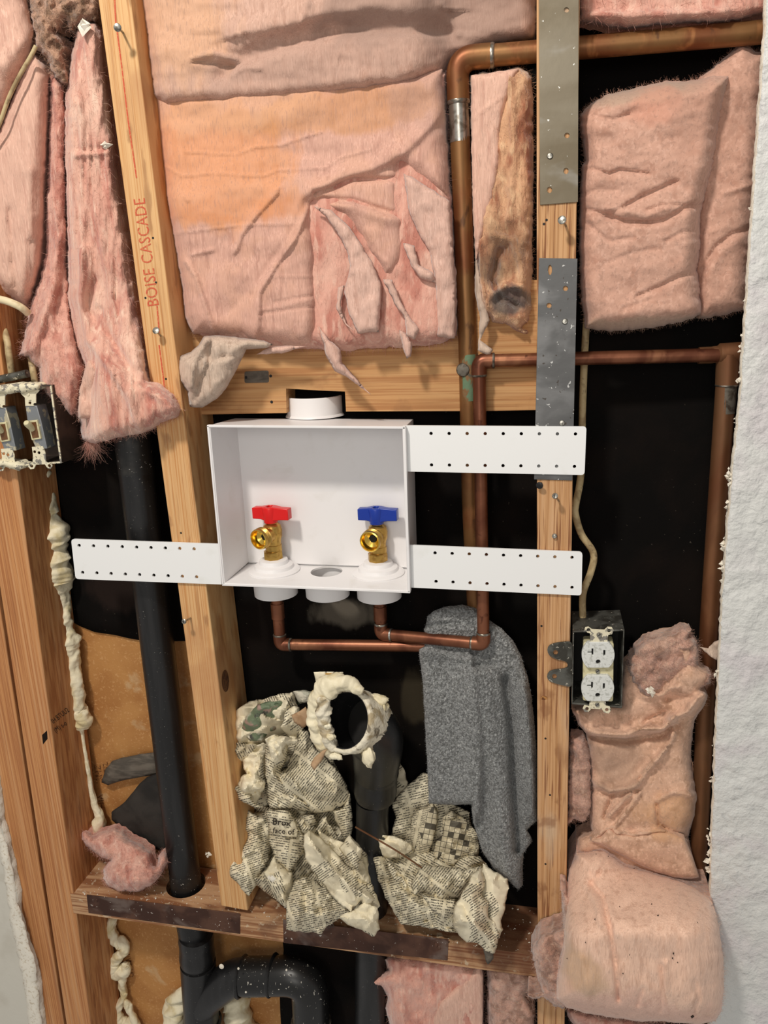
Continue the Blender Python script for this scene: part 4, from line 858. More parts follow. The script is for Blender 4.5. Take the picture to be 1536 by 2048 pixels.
tag(t, 'narrow yellowed insulation strip with a blackened lower end, between large copper pipe and stud', 'insulation', 'faced insulation batts')
o, _ = relief('facing', [(942, 150), (1036, 138), (1012, 200), (1000, 250), (998, 330), (985, 400), (972, 440), (962, 480), (952, 520), (946, 430), (943, 280)], .030, fac_crm, step=5, bulge=.006, rim=14, jag=2, back=.006, parent=t, noise=[(30, 70, .003, 4, 3)], feats=[([(945, 240), (975, 215), (1002, 195)], 3, 3, .002), ([(1000, 210), (990, 330), (985, 400)], 4, 4, .003)]); o['label'] = 'cream facing still attached'
shred('torn_facing_flap', [(952, 520), (962, 560), (966, 600), (980, 640), (960, 680), (985, 700), (978, 712), (956, 700), (960, 640), (950, 580)], .030, fac_gry, 31, t, zz=lambda p: p, bulge=.004)
# top right strip
t, _ = relief('insulation_batt', [(1158, -60), (1560, -60), (1560, 20), (1480, 44), (1440, 47), (1400, 48), (1330, 50), (1290, 54), (1250, 62), (1205, 52), (1158, 44)], .06, wool_p, step=6, bulge=.03, rim=26, jag=4, noise=[(40, 24, .006, 8, 4)], fuzz=(700, .010, 700, .012), feats=[([(1180, 30), (1300, 28), (1450, 22)], 10, 14, .008)])
tag(t, 'strip of loose pink wool above the top copper pipe, right of the olive plate', 'insulation')
# right pair
z7 = zc(1050, 0, 2.844)
t, _ = relief('insulation_batt', z7([(985, 450), (1060, 390), (1120, 345), (1180, 290), (1230, 235), (1270, 260), (1330, 300), (1378, 312), (1376, 500), (1350, 800), (1335, 1000), (1305, 1300), (1275, 1560), (1252, 1760), (1150, 1790), (990, 1812), (960, 1600), (960, 1300), (980, 800)]), .066, fac_r, step=4.5, bulge=.030, rim=40, jag=4, jagsc=9, fuzz=(1500, .005, 200, .004), fs=.6,
    feats=[(z7([(1130, 1100), (1220, 1070), (1310, 1040)]), 8, 8, .005), (z7([(1010, 1520), (1090, 1400), (1180, 1330), (1300, 1290)]), 7, 16, -.010), (z7([(1040, 1560), (1100, 1420), (1200, 1350)]), 10, 20, .006), (z7([(1050, 1320), (1150, 1290)]), 8, 8, .003)], noise=[(60, 50, .004, 5, 3), (14, 14, .0005, 5, 3)])
tag(t, 'pink insulation batt against the drywall edge, partly behind another pink batt', 'insulation', 'faced insulation batts')
t, _ = relief('insulation_batt', z7([(315, 655), (345, 615), (400, 575), (470, 535), (600, 510), (700, 482), (800, 462), (900, 462), (1000, 452), (1080, 425), (1165, 425), (1150, 500), (1118, 640), (1095, 800), (1070, 960), (1040, 1080), (1015, 1160), (998, 1240), (1000, 1400), (980, 1540), (995, 1620), (1002, 1790), (900, 1830), (700, 1868), (500, 1885), (420, 1880), (345, 1865), (322, 1700), (310, 1400), (315, 1150), (325, 950), (345, 910), (315, 720)]), .050, fac_r, step=4, bulge=.046, rim=36, jag=3, jagsc=9, fuzz=(1500, .005, 150, .004), fs=.65,
    feats=[(z7([(350, 955), (420, 968), (480, 990), (540, 965), (700, 985)]), 5, 8, -.008), (z7([(350, 1190), (450, 1215), (540, 1190), (640, 1130), (750, 1080), (860, 1030)]), 6, 9, -.008), (z7([(470, 1225), (560, 1250), (680, 1262), (780, 1250), (850, 1215), (920, 1170), (1000, 1160)]), 5, 12, -.012), (z7([(470, 1190), (600, 1205), (700, 1225), (820, 1180)]), 10, 8, .006), (z7([(690, 1195), (780, 1165), (900, 1165)]), 4, 5, -.005), (z7([(640, 1680), (760, 1630), (880, 1570), (985, 1548)]), 5, 9, -.007), (z7([(800, 1370), (900, 1320), (980, 1310)]), 5, 7, -.004), (z7([(350, 1265), (480, 1370), (620, 1350)]), 5, 8, -.004), (z7([(330, 690), (400, 660), (500, 680), (590, 650)]), 6, 8, -.005), (z7([(330, 1110), (400, 1080), (520, 1080)]), 5, 7, -.003), (z7([(560, 1760), (720, 1700)]), 5, 6, -.003), (z7([(450, 1500), (600, 1440), (760, 1410)]), 6, 8, -.003)],
    noise=[(80, 50, .006, 6, 3), (16, 9, .0006, 7, 3)])
tag(t, 'plump clean pink insulation batt right of the stud plates, wrinkled across its middle', 'insulation', 'faced insulation batts')
# far left group
z1 = zc(0, 0, 3.657); z2 = zc(0, 440, 3.657)
t, _ = relief('insulation_batt', [(-60, -60), (48, -60), (62, 20), (70, 70), (60, 112), (30, 175), (0, 250), (-60, 330)], .045, fac_crm, step=7, bulge=.04, rim=50, jag=3, noise=[(60, 90, .010, 4, 4)], fuzz=(300, .01, 100, .008), feats=[([(-10, 190), (5, 220), (2, 260)], 8, 8, -.006)])
tag(t, 'pink insulation bulging at the top left corner, above the thin diagonal cable', 'insulation', 'faced insulation batts')
t, _ = relief('insulation_batt', [(-60, 330), (0, 262), (25, 190), (55, 125), (68, 108), (90, 130), (99, 150), (97, 220), (92, 330), (90, 430), (84, 520), (66, 590), (52, 616), (20, 596), (-60, 560)], .045, fac_crm, step=6, bulge=.038, rim=40, jag=2, noise=[(60, 120, .006, 9, 3)], fuzz=(300, .008, 0, 0), feats=[([(52, 612), (30, 570), (22, 500), (18, 420)], 5, 9, -.005), ([(52, 612), (58, 560), (60, 480)], 5, 8, -.004), ([(48, 612), (10, 575), (-20, 550)], 6, 8, -.005), ([(60, 470), (58, 340)], 6, 10, .003), ([(86, 200), (70, 420)], 10, 6, -.002)])
tag(t, 'smooth pale pink faced batt at the left edge, below the thin diagonal cable', 'insulation', 'faced insulation batts')
t, _ = relief('insulation_tuft', [(50, -60), (200, -60), (202, 10), (196, 46), (160, 44), (140, 60), (130, 40), (118, 66), (108, 60), (128, 78), (130, 120), (138, 170), (112, 160), (92, 118), (70, 92), (64, 40)], .035, [wool_b], step=5, bulge=.024, rim=24, jag=6, jagsc=7, noise=[(16, 16, .010, 8, 4), (6, 6, .004, 9, 3)], fuzz=(900, .009, 2600, .011), crump=[(4, 14, .005)])
tag(t, 'dirty brown torn wool and debris at the top, left of the lettered stud', 'insulation')
t, _ = relief('insulation_tuft', [(96, 150), (112, 150), (128, 170), (134, 240), (132, 330), (134, 420), (136, 520), (140, 620), (152, 690), (166, 740), (158, 790), (152, 820), (140, 830), (118, 806), (92, 790), (82, 765), (78, 735), (56, 714), (34, 712), (44, 690), (52, 650), (64, 600), (80, 560), (90, 500), (92, 420), (94, 330), (98, 240)], lambda x, y: .05-.03*sm((y-500)/250), wool_p, step=5, bulge=.026, rim=26, jag=4, noise=[(22, 50, .008, 12, 4), (6, 22, .003, 9, 3)], fuzz=(1500, .010, 2600, .012, (0, -.5)),
    feats=[([(120, 480), (100, 600), (66, 700)], 10, 16, .008), ([(135, 520), (110, 620), (130, 720)], 16, 10, -.006)])
tag(t, 'loose pink wool hanging above the light switches', 'insulation')
t, _ = relief('insulation_tuft', [(-60, 600), (10, 606), (50, 628), (48, 660), (40, 700), (30, 735), (-60, 745)], .062, wool_p, step=6, bulge=.012, rim=20, jag=4, noise=[(20, 20, .006, 3, 3)], fuzz=(300, .01, 500, .01))
tag(t, 'small patch of pink wool behind the cables over the switch box', 'insulation')
# the long streaky batt
y8 = lambda x, y: .042-.046*sm((y-560)/240)*sm((x-150)/60)
long_ = [(152, 66), (160, 40), (190, 44), (204, 62), (207, 110), (218, 200), (229, 280), (233, 330), (240, 390), (252, 450), (262, 520), (272, 590), (285, 660), (292, 740), (298, 762), (318, 766), (345, 790), (361, 820), (352, 834), (322, 846), (300, 858), (278, 868), (250, 872), (215, 880), (190, 888), (165, 880), (160, 850), (150, 825), (160, 780), (170, 730), (160, 712), (146, 690), (140, 650), (134, 600), (136, 540), (134, 480), (131, 380), (128, 280), (130, 200), (140, 130)]
t, Y8 = relief('insulation_batt', long_, y8, wool_s, step=4, bulge=.036, rim=30, jag=3, jagsc=9, noise=[(14, 110, .007, 12, 3), (4.5, 40, .0032, 9, 3)], fuzz=(2600, .009, 3200, .011, (0, -.7)), back=.03, fs=.7,
    feats=[([(190, 560), (178, 620), (205, 660), (240, 700), (275, 750), (300, 800)], 10, 14, -.010), ([(165, 500), (160, 600), (175, 680), (215, 730), (255, 790), (280, 860)], 16, 9, .012), ([(200, 620), (230, 690), (270, 760)], 10, 16, -.010), ([(205, 480), (215, 560), (235, 640)], 8, 10, .006), ([(134, 295), (170, 302), (205, 298)], 10, 6, -.003), ([(150, 310), (210, 306)], 8, 8, .006), ([(290, 780), (330, 800), (352, 826)], 8, 10, .008), ([(240, 400), (250, 500), (262, 590)], 8, 6, -.008)])
tag(t, 'long streaky pink wool batt, leftmost of the two beside the lettered stud, spilling over it below', 'insulation', 'faced insulation batts')
t['label'] = 'long streaky pink wool batt hanging left of the lettered stud and spilling over it'
o, _ = relief('facing', [(176, 722), (196, 728), (214, 750), (226, 790), (232, 800), (236, 830), (222, 822), (200, 828), (180, 836), (158, 838), (155, 818), (160, 780), (168, 742)], -.012, fac_crm, step=5, bulge=.006, rim=12, jag=2, jagsc=8, parent=t, back=.006, noise=[(20, 30, .005, 3, 3)], feats=[([(180, 725), (200, 760), (222, 800), (232, 826)], 5, 4, .005), ([(170, 740), (172, 800)], 6, 6, -.004)], fuzz=(200, .006, 0, 0)); o['label'] = 'cream facing folded at its foot'
mb = MB(); rs = np.random.RandomState(2)
R_ = P(172+rs.rand(200)*22, 880+rs.rand(200)*8, np.full(200, .02)); strands(mb, R_, np.c_[rs.randn(200)*.3, rs.randn(200)*.3, -np.ones(200)], .03, curl=.35, seg=5); mb.build('loose_fibres', wool_p, t, fix=False)

# lower right: rumpled brown facing and the big roll
z3 = zc(1060, 1160, 3.227); z4 = zc(1040, 1480, 3.097)
rum = z3([(600, 560), (640, 500), (700, 440), (740, 395), (850, 362), (930, 352), (985, 315), (1042, 322), (1015, 372), (1080, 398), (1092, 540), (1165, 600), (1160, 670), (1105, 700), (1150, 745), (1122, 820), (1060, 905), (1040, 1100), (1058, 1285)])+z4([(1062, 130), (1100, 340), (1080, 480), (1042, 600), (1080, 765), (1112, 860), (1000, 880), (800, 860), (600, 800), (400, 740), (340, 700), (350, 600), (440, 560), (430, 480), (440, 300), (415, 0)])+z3([(360, 990), (330, 960), (310, 930), (270, 830), (430, 790), (590, 800)])
y10 = lambda x, y: .044-.014*sm((x-1330)/60)*sm((1480-y)/60)
t, Y10 = relief('insulation_batt', rum, y10, fac_brn, step=4, fs=1.15, bulge=.030, rim=26, jag=2, jagsc=10, crump=[(11, 60, .008), (12, 26, .0028)], noise=[(60, 60, .004, 21, 2)], fuzz=(500, .006, 0, 0),
    feats=[(z3([(330, 965), (420, 990), (620, 1005), (720, 960), (860, 965), (920, 900)]), 14, 5, .016), (z3([(920, 890), (1020, 850), (1085, 760), (1140, 730)]), 12, 7, .014), (z3([(340, 1010), (620, 1030), (840, 995), (930, 940)]), 5, 14, -.012), (z3([(900, 770), (980, 760), (1060, 760)]), 10, 10, -.006), (z3([(740, 760), (860, 740), (900, 700), (960, 690)]), 7, 5, .008), (z3([(700, 960), (760, 900), (880, 850)]), 5, 7, -.006),
           (z3([(930, 900), (915, 1010), (830, 1130), (740, 1230)])+z4([(760, 240), (560, 460)]), 9, 5, .010), (z3([(905, 1020), (800, 1170), (700, 1290)]), 5, 5, -.010), (z4([(440, 250), (560, 320), (680, 300), (800, 180), (900, 60)]), 12, 6, .010), (z4([(430, 300), (560, 340), (720, 310)]), 5, 8, -.008), (z4([(740, 330), (640, 470), (580, 545)]), 6, 5, .007), (z4([(580, 330), (520, 480)]), 5, 6, -.008), (z4([(850, 370), (950, 320), (1090, 340)]), 6, 8, .006), (z4([(845, 400), (860, 520), (920, 560), (1040, 600)]), 5, 5, -.010), (z4([(590, 570), (700, 590), (860, 560), (940, 570)]), 6, 5, .008), (z4([(450, 620), (520, 560), (570, 540)]), 6, 4, .006)])
tag(t, 'rumpled brownish pink batt facing stuffed below and right of the electrical outlet', 'insulation', 'faced insulation batts')
o, _ = relief('facing_flap', z4([(435, 625), (500, 600), (545, 545), (600, 575), (700, 590), (860, 562), (940, 572), (1020, 610), (1060, 700), (1085, 765), (1110, 850), (1060, 862), (960, 855), (850, 820), (740, 775), (600, 700), (520, 660)]), .010, fac_brn, step=5, bulge=.010, rim=14, jag=1, back=.008, parent=t, noise=[(50, 30, .004, 5, 3)])
o, _ = relief('wool_tuft', z3([(640, 500), (700, 440), (740, 395), (850, 362), (930, 352), (985, 315), (1042, 322), (1015, 372), (1080, 398), (1085, 470), (1090, 560), (1000, 600), (900, 650), (820, 720), (760, 770), (700, 700), (640, 620)]), .020, wool_g, step=4, bulge=.018, rim=20, jag=5, jagsc=7, noise=[(14, 14, .009, 3, 4), (5, 5, .003, 7, 3)], fuzz=(900, .007, 2200, .007), parent=t, back=.02); o['label'] = 'dusty matted wool on top'
o, _ = relief('wool_tuft', z4([(315, -20), (400, -10), (425, 60), (440, 160), (442, 300), (436, 440), (400, 500), (340, 490), (300, 520), (298, 400), (300, 200)]), .030, wool_g, step=4, bulge=.020, rim=18, jag=5, jagsc=7, noise=[(12, 20, .008, 6, 4), (5, 5, .003, 7, 3)], fuzz=(600, .007, 1200, .007), parent=t, back=.02)
o, _ = relief('wool_tuft', z3([(1085, 600), (1130, 588), (1172, 610), (1168, 660), (1120, 690), (1088, 660)]), .020, wool_g, step=3, bulge=.012, rim=8, jag=3, jagsc=5, noise=[(8, 8, .006, 6, 3)], fuzz=(300, .006, 300, .006), parent=t, back=.02)
roll = z4([(300, 800), (345, 740), (350, 700), (480, 690), (520, 690), (650, 785), (850, 838), (1000, 880), (1060, 905), (1150, 965), (1195, 1010), (1220, 1100), (1245, 1240), (1262, 1400), (1262, 1560), (1245, 1680), (1210, 1740), (1100, 1762), (900, 1745), (760, 1745), (600, 1725), (400, 1690), (290, 1660), (225, 1600), (240, 1450), (270, 1300), (280, 1150), (285, 950)])
y11 = lambda x, y: .012-.078*sm((y-1740)/140)
t, Y11 = relief('insulation_batt', roll, y11, [fac_roll, wool_g], step=4, bulge=.052, rim=70, sidemi=1, jag=2, back=.060, fuzz=(1100, .005, 0, 0), fs=.75,
    feats=[(z4([(440, 880), (520, 980), (560, 1150), (590, 1350), (612, 1600)]), 5, 8, -.009), (z4([(400, 900), (470, 1000), (500, 1150)]), 8, 6, .006), (z4([(880, 1400), (890, 1550), (870, 1680)]), 5, 9, -.006), (z4([(905, 1380), (910, 1560)]), 6, 6, .005), (z4([(1090, 1500), (1110, 1600), (1080, 1700)]), 5, 8, -.005), (z4([(760, 1540), (730, 1640)]), 5, 5, -.005), (z4([(500, 800), (455, 880), (440, 820)]), 6, 6, -.006), (z4([(480, 800), (640, 790), (850, 840)]), 6, 6, .005), (z4([(610, 1500), (615, 1620)]), 5, 5, -.005), (z4([(770, 1150), (850, 1330)]), 10, 8, .003), (z4([(540, 1000), (600, 1200)]), 12, 10, .004), (z4([(300, 1620), (480, 1690), (700, 1690)]), 8, 8, -.004), (z4([(380, 1350), (420, 1560)]), 8, 10, .004)], noise=[(50, 110, .006, 15, 3), (11, 60, .0011, 5, 3)], crump=[(31, 60, .0035)])
tag(t, 'big dusty pink insulation roll bulging out at the lower right over the drywall', 'insulation', 'faced insulation batts')
o, _ = relief('exposed_wool', z4([(282, 930), (250, 930), (262, 1010), (270, 1100), (268, 1165), (200, 1180), (130, 1210), (85, 1270), (72, 1310), (90, 1400), (110, 1460), (128, 1530), (135, 1560), (90, 1570), (50, 1565), (42, 1590), (75, 1605), (130, 1590), (180, 1610), (205, 1650), (270, 1670), (330, 1600), (330, 1300), (320, 1000)]), -.030, wool_g, step=4, bulge=.024, rim=22, jag=4, jagsc=7, noise=[(16, 20, .008, 6, 4), (5, 9, .003, 7, 3)], fuzz=(900, .006, 1500, .006), parent=t, back=.028); o['label'] = 'matted wool bursting from the left side'
o, _ = relief('insulation_batt', z4([(280, 1650), (400, 1660), (600, 1700), (780, 1720), (900, 1780), (900, 1860), (420, 1860), (310, 1740)]), .03, wool_p, step=6, bulge=.04, rim=26, jag=3, noise=[(30, 30, .006, 3, 3)], fuzz=(200, .006, 300, .006))
tag(o, 'pink wool showing just under the big roll at the bottom edge', 'insulation')
mb = MB(); rs = np.random.RandomState(21)
for x, y, k in ((1316, 1831, 3), (1190, 1838, 2), (1347, 1907, 2.4), (1345, 1916, 2), (1246, 1947, 1.6), (1171, 1885, 1.6), (1239, 1813, 1.5), (1303, 1808, 1.4), (1385, 2033, 4), (1259, 1910, 1.6), (1216, 1713, 1.6), (1192, 1708, 1.4), (1268, 1737, 1.4), (1355, 1925, 1.6), (1395, 1845, 1.2), (1134, 1917, 1.5)):
    c = np.array([[x, y]]); V = P1(x, y, float(Y11(c)[0])-.0004); k *= .0005
    V = V+np.array([(1, 0, 0), (-1, 0, 0), (0, 1, 0), (0, -1, 0), (.3, 0, 1.6), (-.3, 0, -1.6)])*k*(.6+rs.rand(6, 1)*.6)
    mb.add(V, [(0, 2, 4), (2, 1, 4), (1, 3, 4), (3, 0, 4), (2, 0, 5), (1, 2, 5), (3, 1, 5), (0, 3, 5)])
o = mb.build('dark_debris', black_ink, smooth=False); tag(o, 'dark specks of debris lying on the big dusty pink roll', 'debris', None, 'stuff')
# tuft on the sill
zt4 = zc(0, 1380, 2.954)
t, _ = relief('insulation_tuft', zt4([(470, 835), (510, 822), (545, 850), (600, 835), (680, 815), (730, 840), (770, 880), (840, 905), (890, 960), (905, 1030), (925, 1050), (938, 980), (965, 945), (995, 960), (998, 1012), (965, 1060), (935, 1115), (885, 1160), (820, 1195), (740, 1190), (690, 1185), (640, 1160), (612, 1110), (612, 1050), (650, 1005), (600, 990), (545, 955), (505, 915), (472, 885)]), lambda x, y: .055-.035*sm((y-1660)/100), wool_p, step=4, bulge=.030, rim=22, jag=3, jagsc=8, noise=[(20, 20, .009, 3, 4), (6, 6, .003, 5, 3)], fuzz=(1200, .008, 2200, .009), back=.012)
tag(t, 'small matted pink wool tuft lying on the sill board beside the black pipe', 'insulation')
# bottom
z6 = zc(200, 1700, 1.7067)
t, _ = relief('insulation_batt', z6([(915, 490), (918, 450), (950, 425), (985, 410), (968, 372), (1010, 355), (1200, 370), (1296, 390), (1306, 420), (1306, 660), (1010, 660), (985, 580), (972, 540), (985, 500), (960, 470), (930, 470)]), .045, wool_p, step=5, bulge=.030, rim=26, jag=3, noise=[(26, 40, .007, 3, 4), (6, 14, .003, 5, 3)], fuzz=(900, .008, 1800, .008, (-.3, -.5)))
tag(t, 'pink insulation piece with torn facing below the sill board, left of centre seam', 'insulation')
o, _ = relief('facing', z6([(1296, 400), (1306, 440), (1306, 660), (1125, 660), (1140, 560), (1160, 520), (1220, 470)]), .016, fac_crm, step=5, bulge=.003, rim=10, jag=1, parent=t, back=.006, noise=[(40, 40, .003, 3, 3)])
t['label'] = 'pink insulation piece with diagonal facing edge below the sill, left of the two pieces there'
t, _ = relief('insulation_batt', z6([(1322, 395), (1360, 392), (1440, 405), (1488, 430), (1455, 500), (1480, 560), (1480, 660), (1322, 660)]), .045, wool_g, step=5, bulge=.026, rim=22, jag=4, noise=[(20, 50, .008, 3, 4), (6, 14, .003, 5, 3)], fuzz=(500, .008, 1200, .008, (-.3, -.5)))
tag(t, 'greyish pink wool piece below the sill beside the right stud', 'insulation')

# ================================================================ papers against the board
t, _ = relief('paper_strip', zt4([(600, 545), (625, 470), (665, 420), (720, 400), (830, 380), (930, 368), (940, 495), (860, 510), (740, 530), (640, 560)]), .080, tornp, step=5, bulge=.004, rim=16, jag=1.5, solid=.0006, feats=[(zt4([(660, 430), (640, 545)]), 3, 3, .002), (zt4([(640, 500), (800, 470), (930, 450)]), 5, 5, .002)], noise=[(30, 30, .003, 3, 3)])
tag(t, 'grey torn paper strip on the brown board, crossing behind the tall black pipe', 'paper')
t, _ = relief('paper_flap', zt4([(660, 720), (700, 690), (740, 660), (790, 600), (830, 550), (870, 515), (940, 490), (1000, 500), (1000, 960), (960, 955), (900, 930), (840, 900), (760, 850), (700, 800), (662, 765)]), .074, feltb, step=6, bulge=.006, rim=20, jag=1, solid=.0012, feats=[(zt4([(670, 760), (800, 850), (960, 945)]), 6, 6, .004)], noise=[(60, 60, .005, 3, 3)])
tag(t, 'dark felt paper flap torn from the wall, behind the foot of the tall black pipe', 'paper')

# ================================================================ newspapers
zn = zc(430, 1320, 3.53); zr = zc(680, 1180, 2.695)
NP = [newsprint('newsprint_a', .5, .1, .62), newsprint('newsprint_b', -.9, .5, .70), newsprint('newsprint_c', .15, .9, .72, 270), newsprint('newsprint_d', -.25, 1.4, .70), newsprint('newsprint_e', 1.1, 2.2, .45), newsprint('newsprint_pale', -.6, 3.0, .46, 300, (240, 230, 202)), newsprint('newsprint_grid', .2, 3.7, .6, 400, (216, 205, 176), True)]
NC = material('newsprint_colour_picture', (180, 178, 160), [('noise', (108, 122, 96), 22, (1, 1, 1), .42, .52, 3), ('noise', (158, 130, 118), 30, (1, 1, 1), .56, .62, 3), ('noise', (74, 74, 70), 34, (1, 1, 1), .60, .66, 3), ('noise', (208, 202, 184), 22, (1, 1, 1), .53, .57, 3)], .7, bump=[(700, (1, 1, 1), .0002)])
def wad(name, lab, base):
    return thing(name, lab, 'newspaper', base, 'crumpled newspaper wads')
def sheet(par, pts, Y, mt, seed, zz=zn, bulge=.030, rim=44, amp=.0085, cs=40, feats=(), lab=None, ang=0):
    zzf = zz(pts); 
    o, Yq = relief('sheet', zzf, Y, mt, step=3.2, bulge=bulge*.62, rim=rim*1.1, pw=.8, jag=4, jagsc=16, solid=.0003, parent=par, crump=[(seed, cs*.85, amp*1.5), (seed+50, cs*.40, amp*.8), (seed+90, cs*.2, amp*.25)], feats=feats, uvang=ang, angle=20)
    if lab: o['label'] = lab
    return o, Yq
low = lambda a, b=.06: (lambda x, y: a-b*sm((y-1640)/220))
W1 = wad('newspaper_wad', 'crumpled newspaper wad with a green colour picture, topmost of the left heap', P1(530, 1500, .05))
sheet(W1, [(50, 435), (120, 380), (230, 300), (290, 275), (330, 280), (480, 235), (550, 225), (590, 330), (560, 480), (480, 560), (380, 600), (300, 640), (200, 720), (150, 700), (110, 650), (95, 560), (90, 490)], .052, NP[4], 1, amp=.011)
sheet(W1, [(195, 480), (215, 400), (250, 360), (300, 310), (390, 285), (480, 300), (515, 340), (500, 420), (430, 490), (380, 520), (330, 575), (250, 570), (210, 540)], .030, NC, 2, bulge=.020, rim=30, amp=.007, lab='colour picture page')
sheet(W1, [(560, 225), (620, 218), (690, 225), (680, 290), (620, 310), (580, 320)], .052, NC, 3, bulge=.012, rim=20, amp=.006)
sheet(W1, [(500, 340), (560, 320), (600, 330), (640, 420), (620, 480), (560, 560), (500, 530), (470, 470)], .030, NP[5], 4, bulge=.014, rim=22, amp=.009)
W2 = wad('newspaper_wad', 'crumpled newspaper wad with red printing and rows of text, middle of the left heap', P1(590, 1620, .05))
sheet(W2, [(150, 560), (300, 500), (560, 430), (680, 560), (840, 720), (930, 900), (900, 1060), (600, 1100), (260, 1060), (140, 960), (170, 800), (110, 680)], .066, NP[3], 6, bulge=.02, amp=.012)
sheet(W2, [(600, 480), (660, 500), (700, 620), (800, 700), (850, 760), (910, 860), (955, 940), (962, 1000), (860, 1050), (720, 1082), (600, 1062), (470, 1040), (390, 980), (420, 800), (500, 760), (560, 640)], .040, NP[1], 7, bulge=.045, rim=60, amp=.009, cs=60, feats=[(zn([(520, 820), (620, 960), (720, 1075)]), 8, 12, .010)])
_, YW2 = sheet(W2, [(355, 620), (370, 560), (430, 530), (500, 545), (515, 620), (500, 700), (470, 780), (520, 850), (600, 960), (680, 1040), (715, 1080), (600, 1062), (470, 1045), (388, 1038), (372, 930), (358, 800)], .028, NP[0], 9, bulge=.040, rim=44, amp=.008, cs=46, feats=[(zn([(365, 600), (360, 740), (440, 850), (560, 950), (700, 1070)]), 8, 10, .010)])
sheet(W2, [(180, 700), (250, 620), (340, 580), (370, 600), (358, 700), (362, 860), (330, 940), (290, 1020), (220, 1000), (138, 968), (125, 900), (150, 850), (215, 800), (195, 750)], .036, NP[5], 10, bulge=.036, rim=40, amp=.011, cs=30)
sheet(W2, [(360, 560), (420, 525), (520, 545), (590, 570), (560, 600), (500, 590), (470, 640), (500, 680), (440, 760), (400, 700)], .004, NP[5], 11, bulge=.014, rim=22, amp=.008, cs=26)
sheet(W2, [(120, 900), (160, 880), (240, 940), (290, 1020), (360, 1040), (300, 1045), (220, 1010), (135, 975)], .014, NP[3], 12, bulge=.012, rim=18, amp=.006, cs=26)
sheet(W2, [(825, 1065), (900, 1040), (950, 940), (968, 1060), (968, 1235), (910, 1265), (880, 1180)], .030, NP[3], 13, bulge=.020, rim=26, amp=.006)
W3 = wad('newspaper_wad', 'crumpled newspaper wad with a printed headline, lower left of the left heap', P1(520, 1790, .02))
sheet(W3, [(130, 1120), (300, 1040), (600, 1050), (860, 1040), (960, 1260), (1040, 1400), (1120, 1600), (1100, 1760), (900, 1800), (600, 1780), (440, 1700), (300, 1600), (150, 1560)], low(.058, .05), NP[1], 20, bulge=.02, amp=.013)
sheet(W3, [(105, 1400), (110, 1200), (150, 1110), (215, 1040), (280, 1080), (380, 1075), (420, 1200), (400, 1300), (380, 1400), (300, 1560), (280, 1620), (240, 1672), (180, 1600), (105, 1520)], low(.040, .05), NP[3], 21, bulge=.040, rim=50, amp=.010, cs=50, ang=.1)
sheet(W3, [(350, 1500), (420, 1380), (540, 1480), (560, 1650), (500, 1750), (440, 1700), (380, 1620)], low(.030, .05), NP[4], 22, bulge=.034, rim=44, amp=.008)
_, YB = sheet(W3, [(360, 1070), (400, 1048), (500, 1058), (560, 1110), (600, 1200), (640, 1270), (610, 1390), (520, 1500), (440, 1420), (390, 1320), (370, 1200)], low(.026, .05), NP[2], 23, bulge=.036, rim=40, amp=.006, cs=60)
sheet(W3, [(540, 1110), (620, 1095), (700, 1090), (720, 1150), (700, 1200), (620, 1210), (580, 1170)], low(.04), NP[3], 24, bulge=.014, rim=26, amp=.008)
sheet(W3, [(705, 1200), (740, 1140), (790, 1100), (800, 1160), (850, 1220), (880, 1290), (800, 1250)], low(.035), NP[1], 29, bulge=.014, rim=20, amp=.006)
W4 = wad('newspaper_wad', 'crumpled newspaper wad with long pale folds hanging over the rusty plate, bottom of left heap', P1(640, 1850, -.01))
sheet(W4, [(720, 1190), (800, 1240), (920, 1300), (950, 1235), (1070, 1360), (1085, 1500), (1120, 1620), (1172, 1740), (1140, 1760), (1040, 1700), (900, 1560), (780, 1400)], low(.020), NP[5], 31, bulge=.030, rim=40, amp=.011, cs=40)
sheet(W4, [(500, 1700), (560, 1560), (640, 1530), (720, 1560), (860, 1700), (960, 1780), (880, 1830), (780, 1890), (750, 1932), (640, 1920), (505, 1900)], low(.022), NP[3], 32, bulge=.036, rim=40, amp=.009, cs=40, feats=[(zn([(600, 1600), (580, 1900)]), 9, 9, .006), (zn([(680, 1600), (690, 1900)]), 9, 9, .006)])
sheet(W4, [(860, 1820), (960, 1780), (1060, 1700), (1150, 1750), (1162, 1900), (1120, 1950), (960, 1880)], low(.006), NP[4], 33, bulge=.020, rim=30, amp=.007)
sheet(W4, [(620, 1240), (660, 1200), (720, 1240), (880, 1380), (1040, 1560), (1130, 1680), (1060, 1790), (1030, 1700), (960, 1785), (900, 1740), (820, 1650), (700, 1500), (630, 1380)], low(.002), NP[5], 34, bulge=.030, rim=36, amp=.009, cs=48, feats=[(zn([(640, 1220), (760, 1400), (960, 1600), (1120, 1690)]), 8, 14, .010)])
sheet(W4, [(880, 1330), (950, 1240), (1040, 1330), (1010, 1500), (960, 1440)], low(-.006), NP[5], 35, bulge=.014, rim=20, amp=.007)
W5 = wad('newspaper_wad', 'crumpled newspaper with crossword grids standing behind the towel foot', P1(860, 1740, .04))
sheet(W5, [(262, 855), (315, 900), (345, 970), (370, 1040), (340, 1140), (290, 1110)], .066, NP[5], 41, zr, bulge=.010, rim=20, amp=.006)
sheet(W5, [(278, 1140), (380, 1040), (450, 985), (500, 1000), (600, 1150), (700, 1200), (740, 1400), (700, 1480), (500, 1480), (400, 1460), (268, 1330), (300, 1230)], .060, NP[3], 42, zr, bulge=.014, rim=30, amp=.006, cs=60)
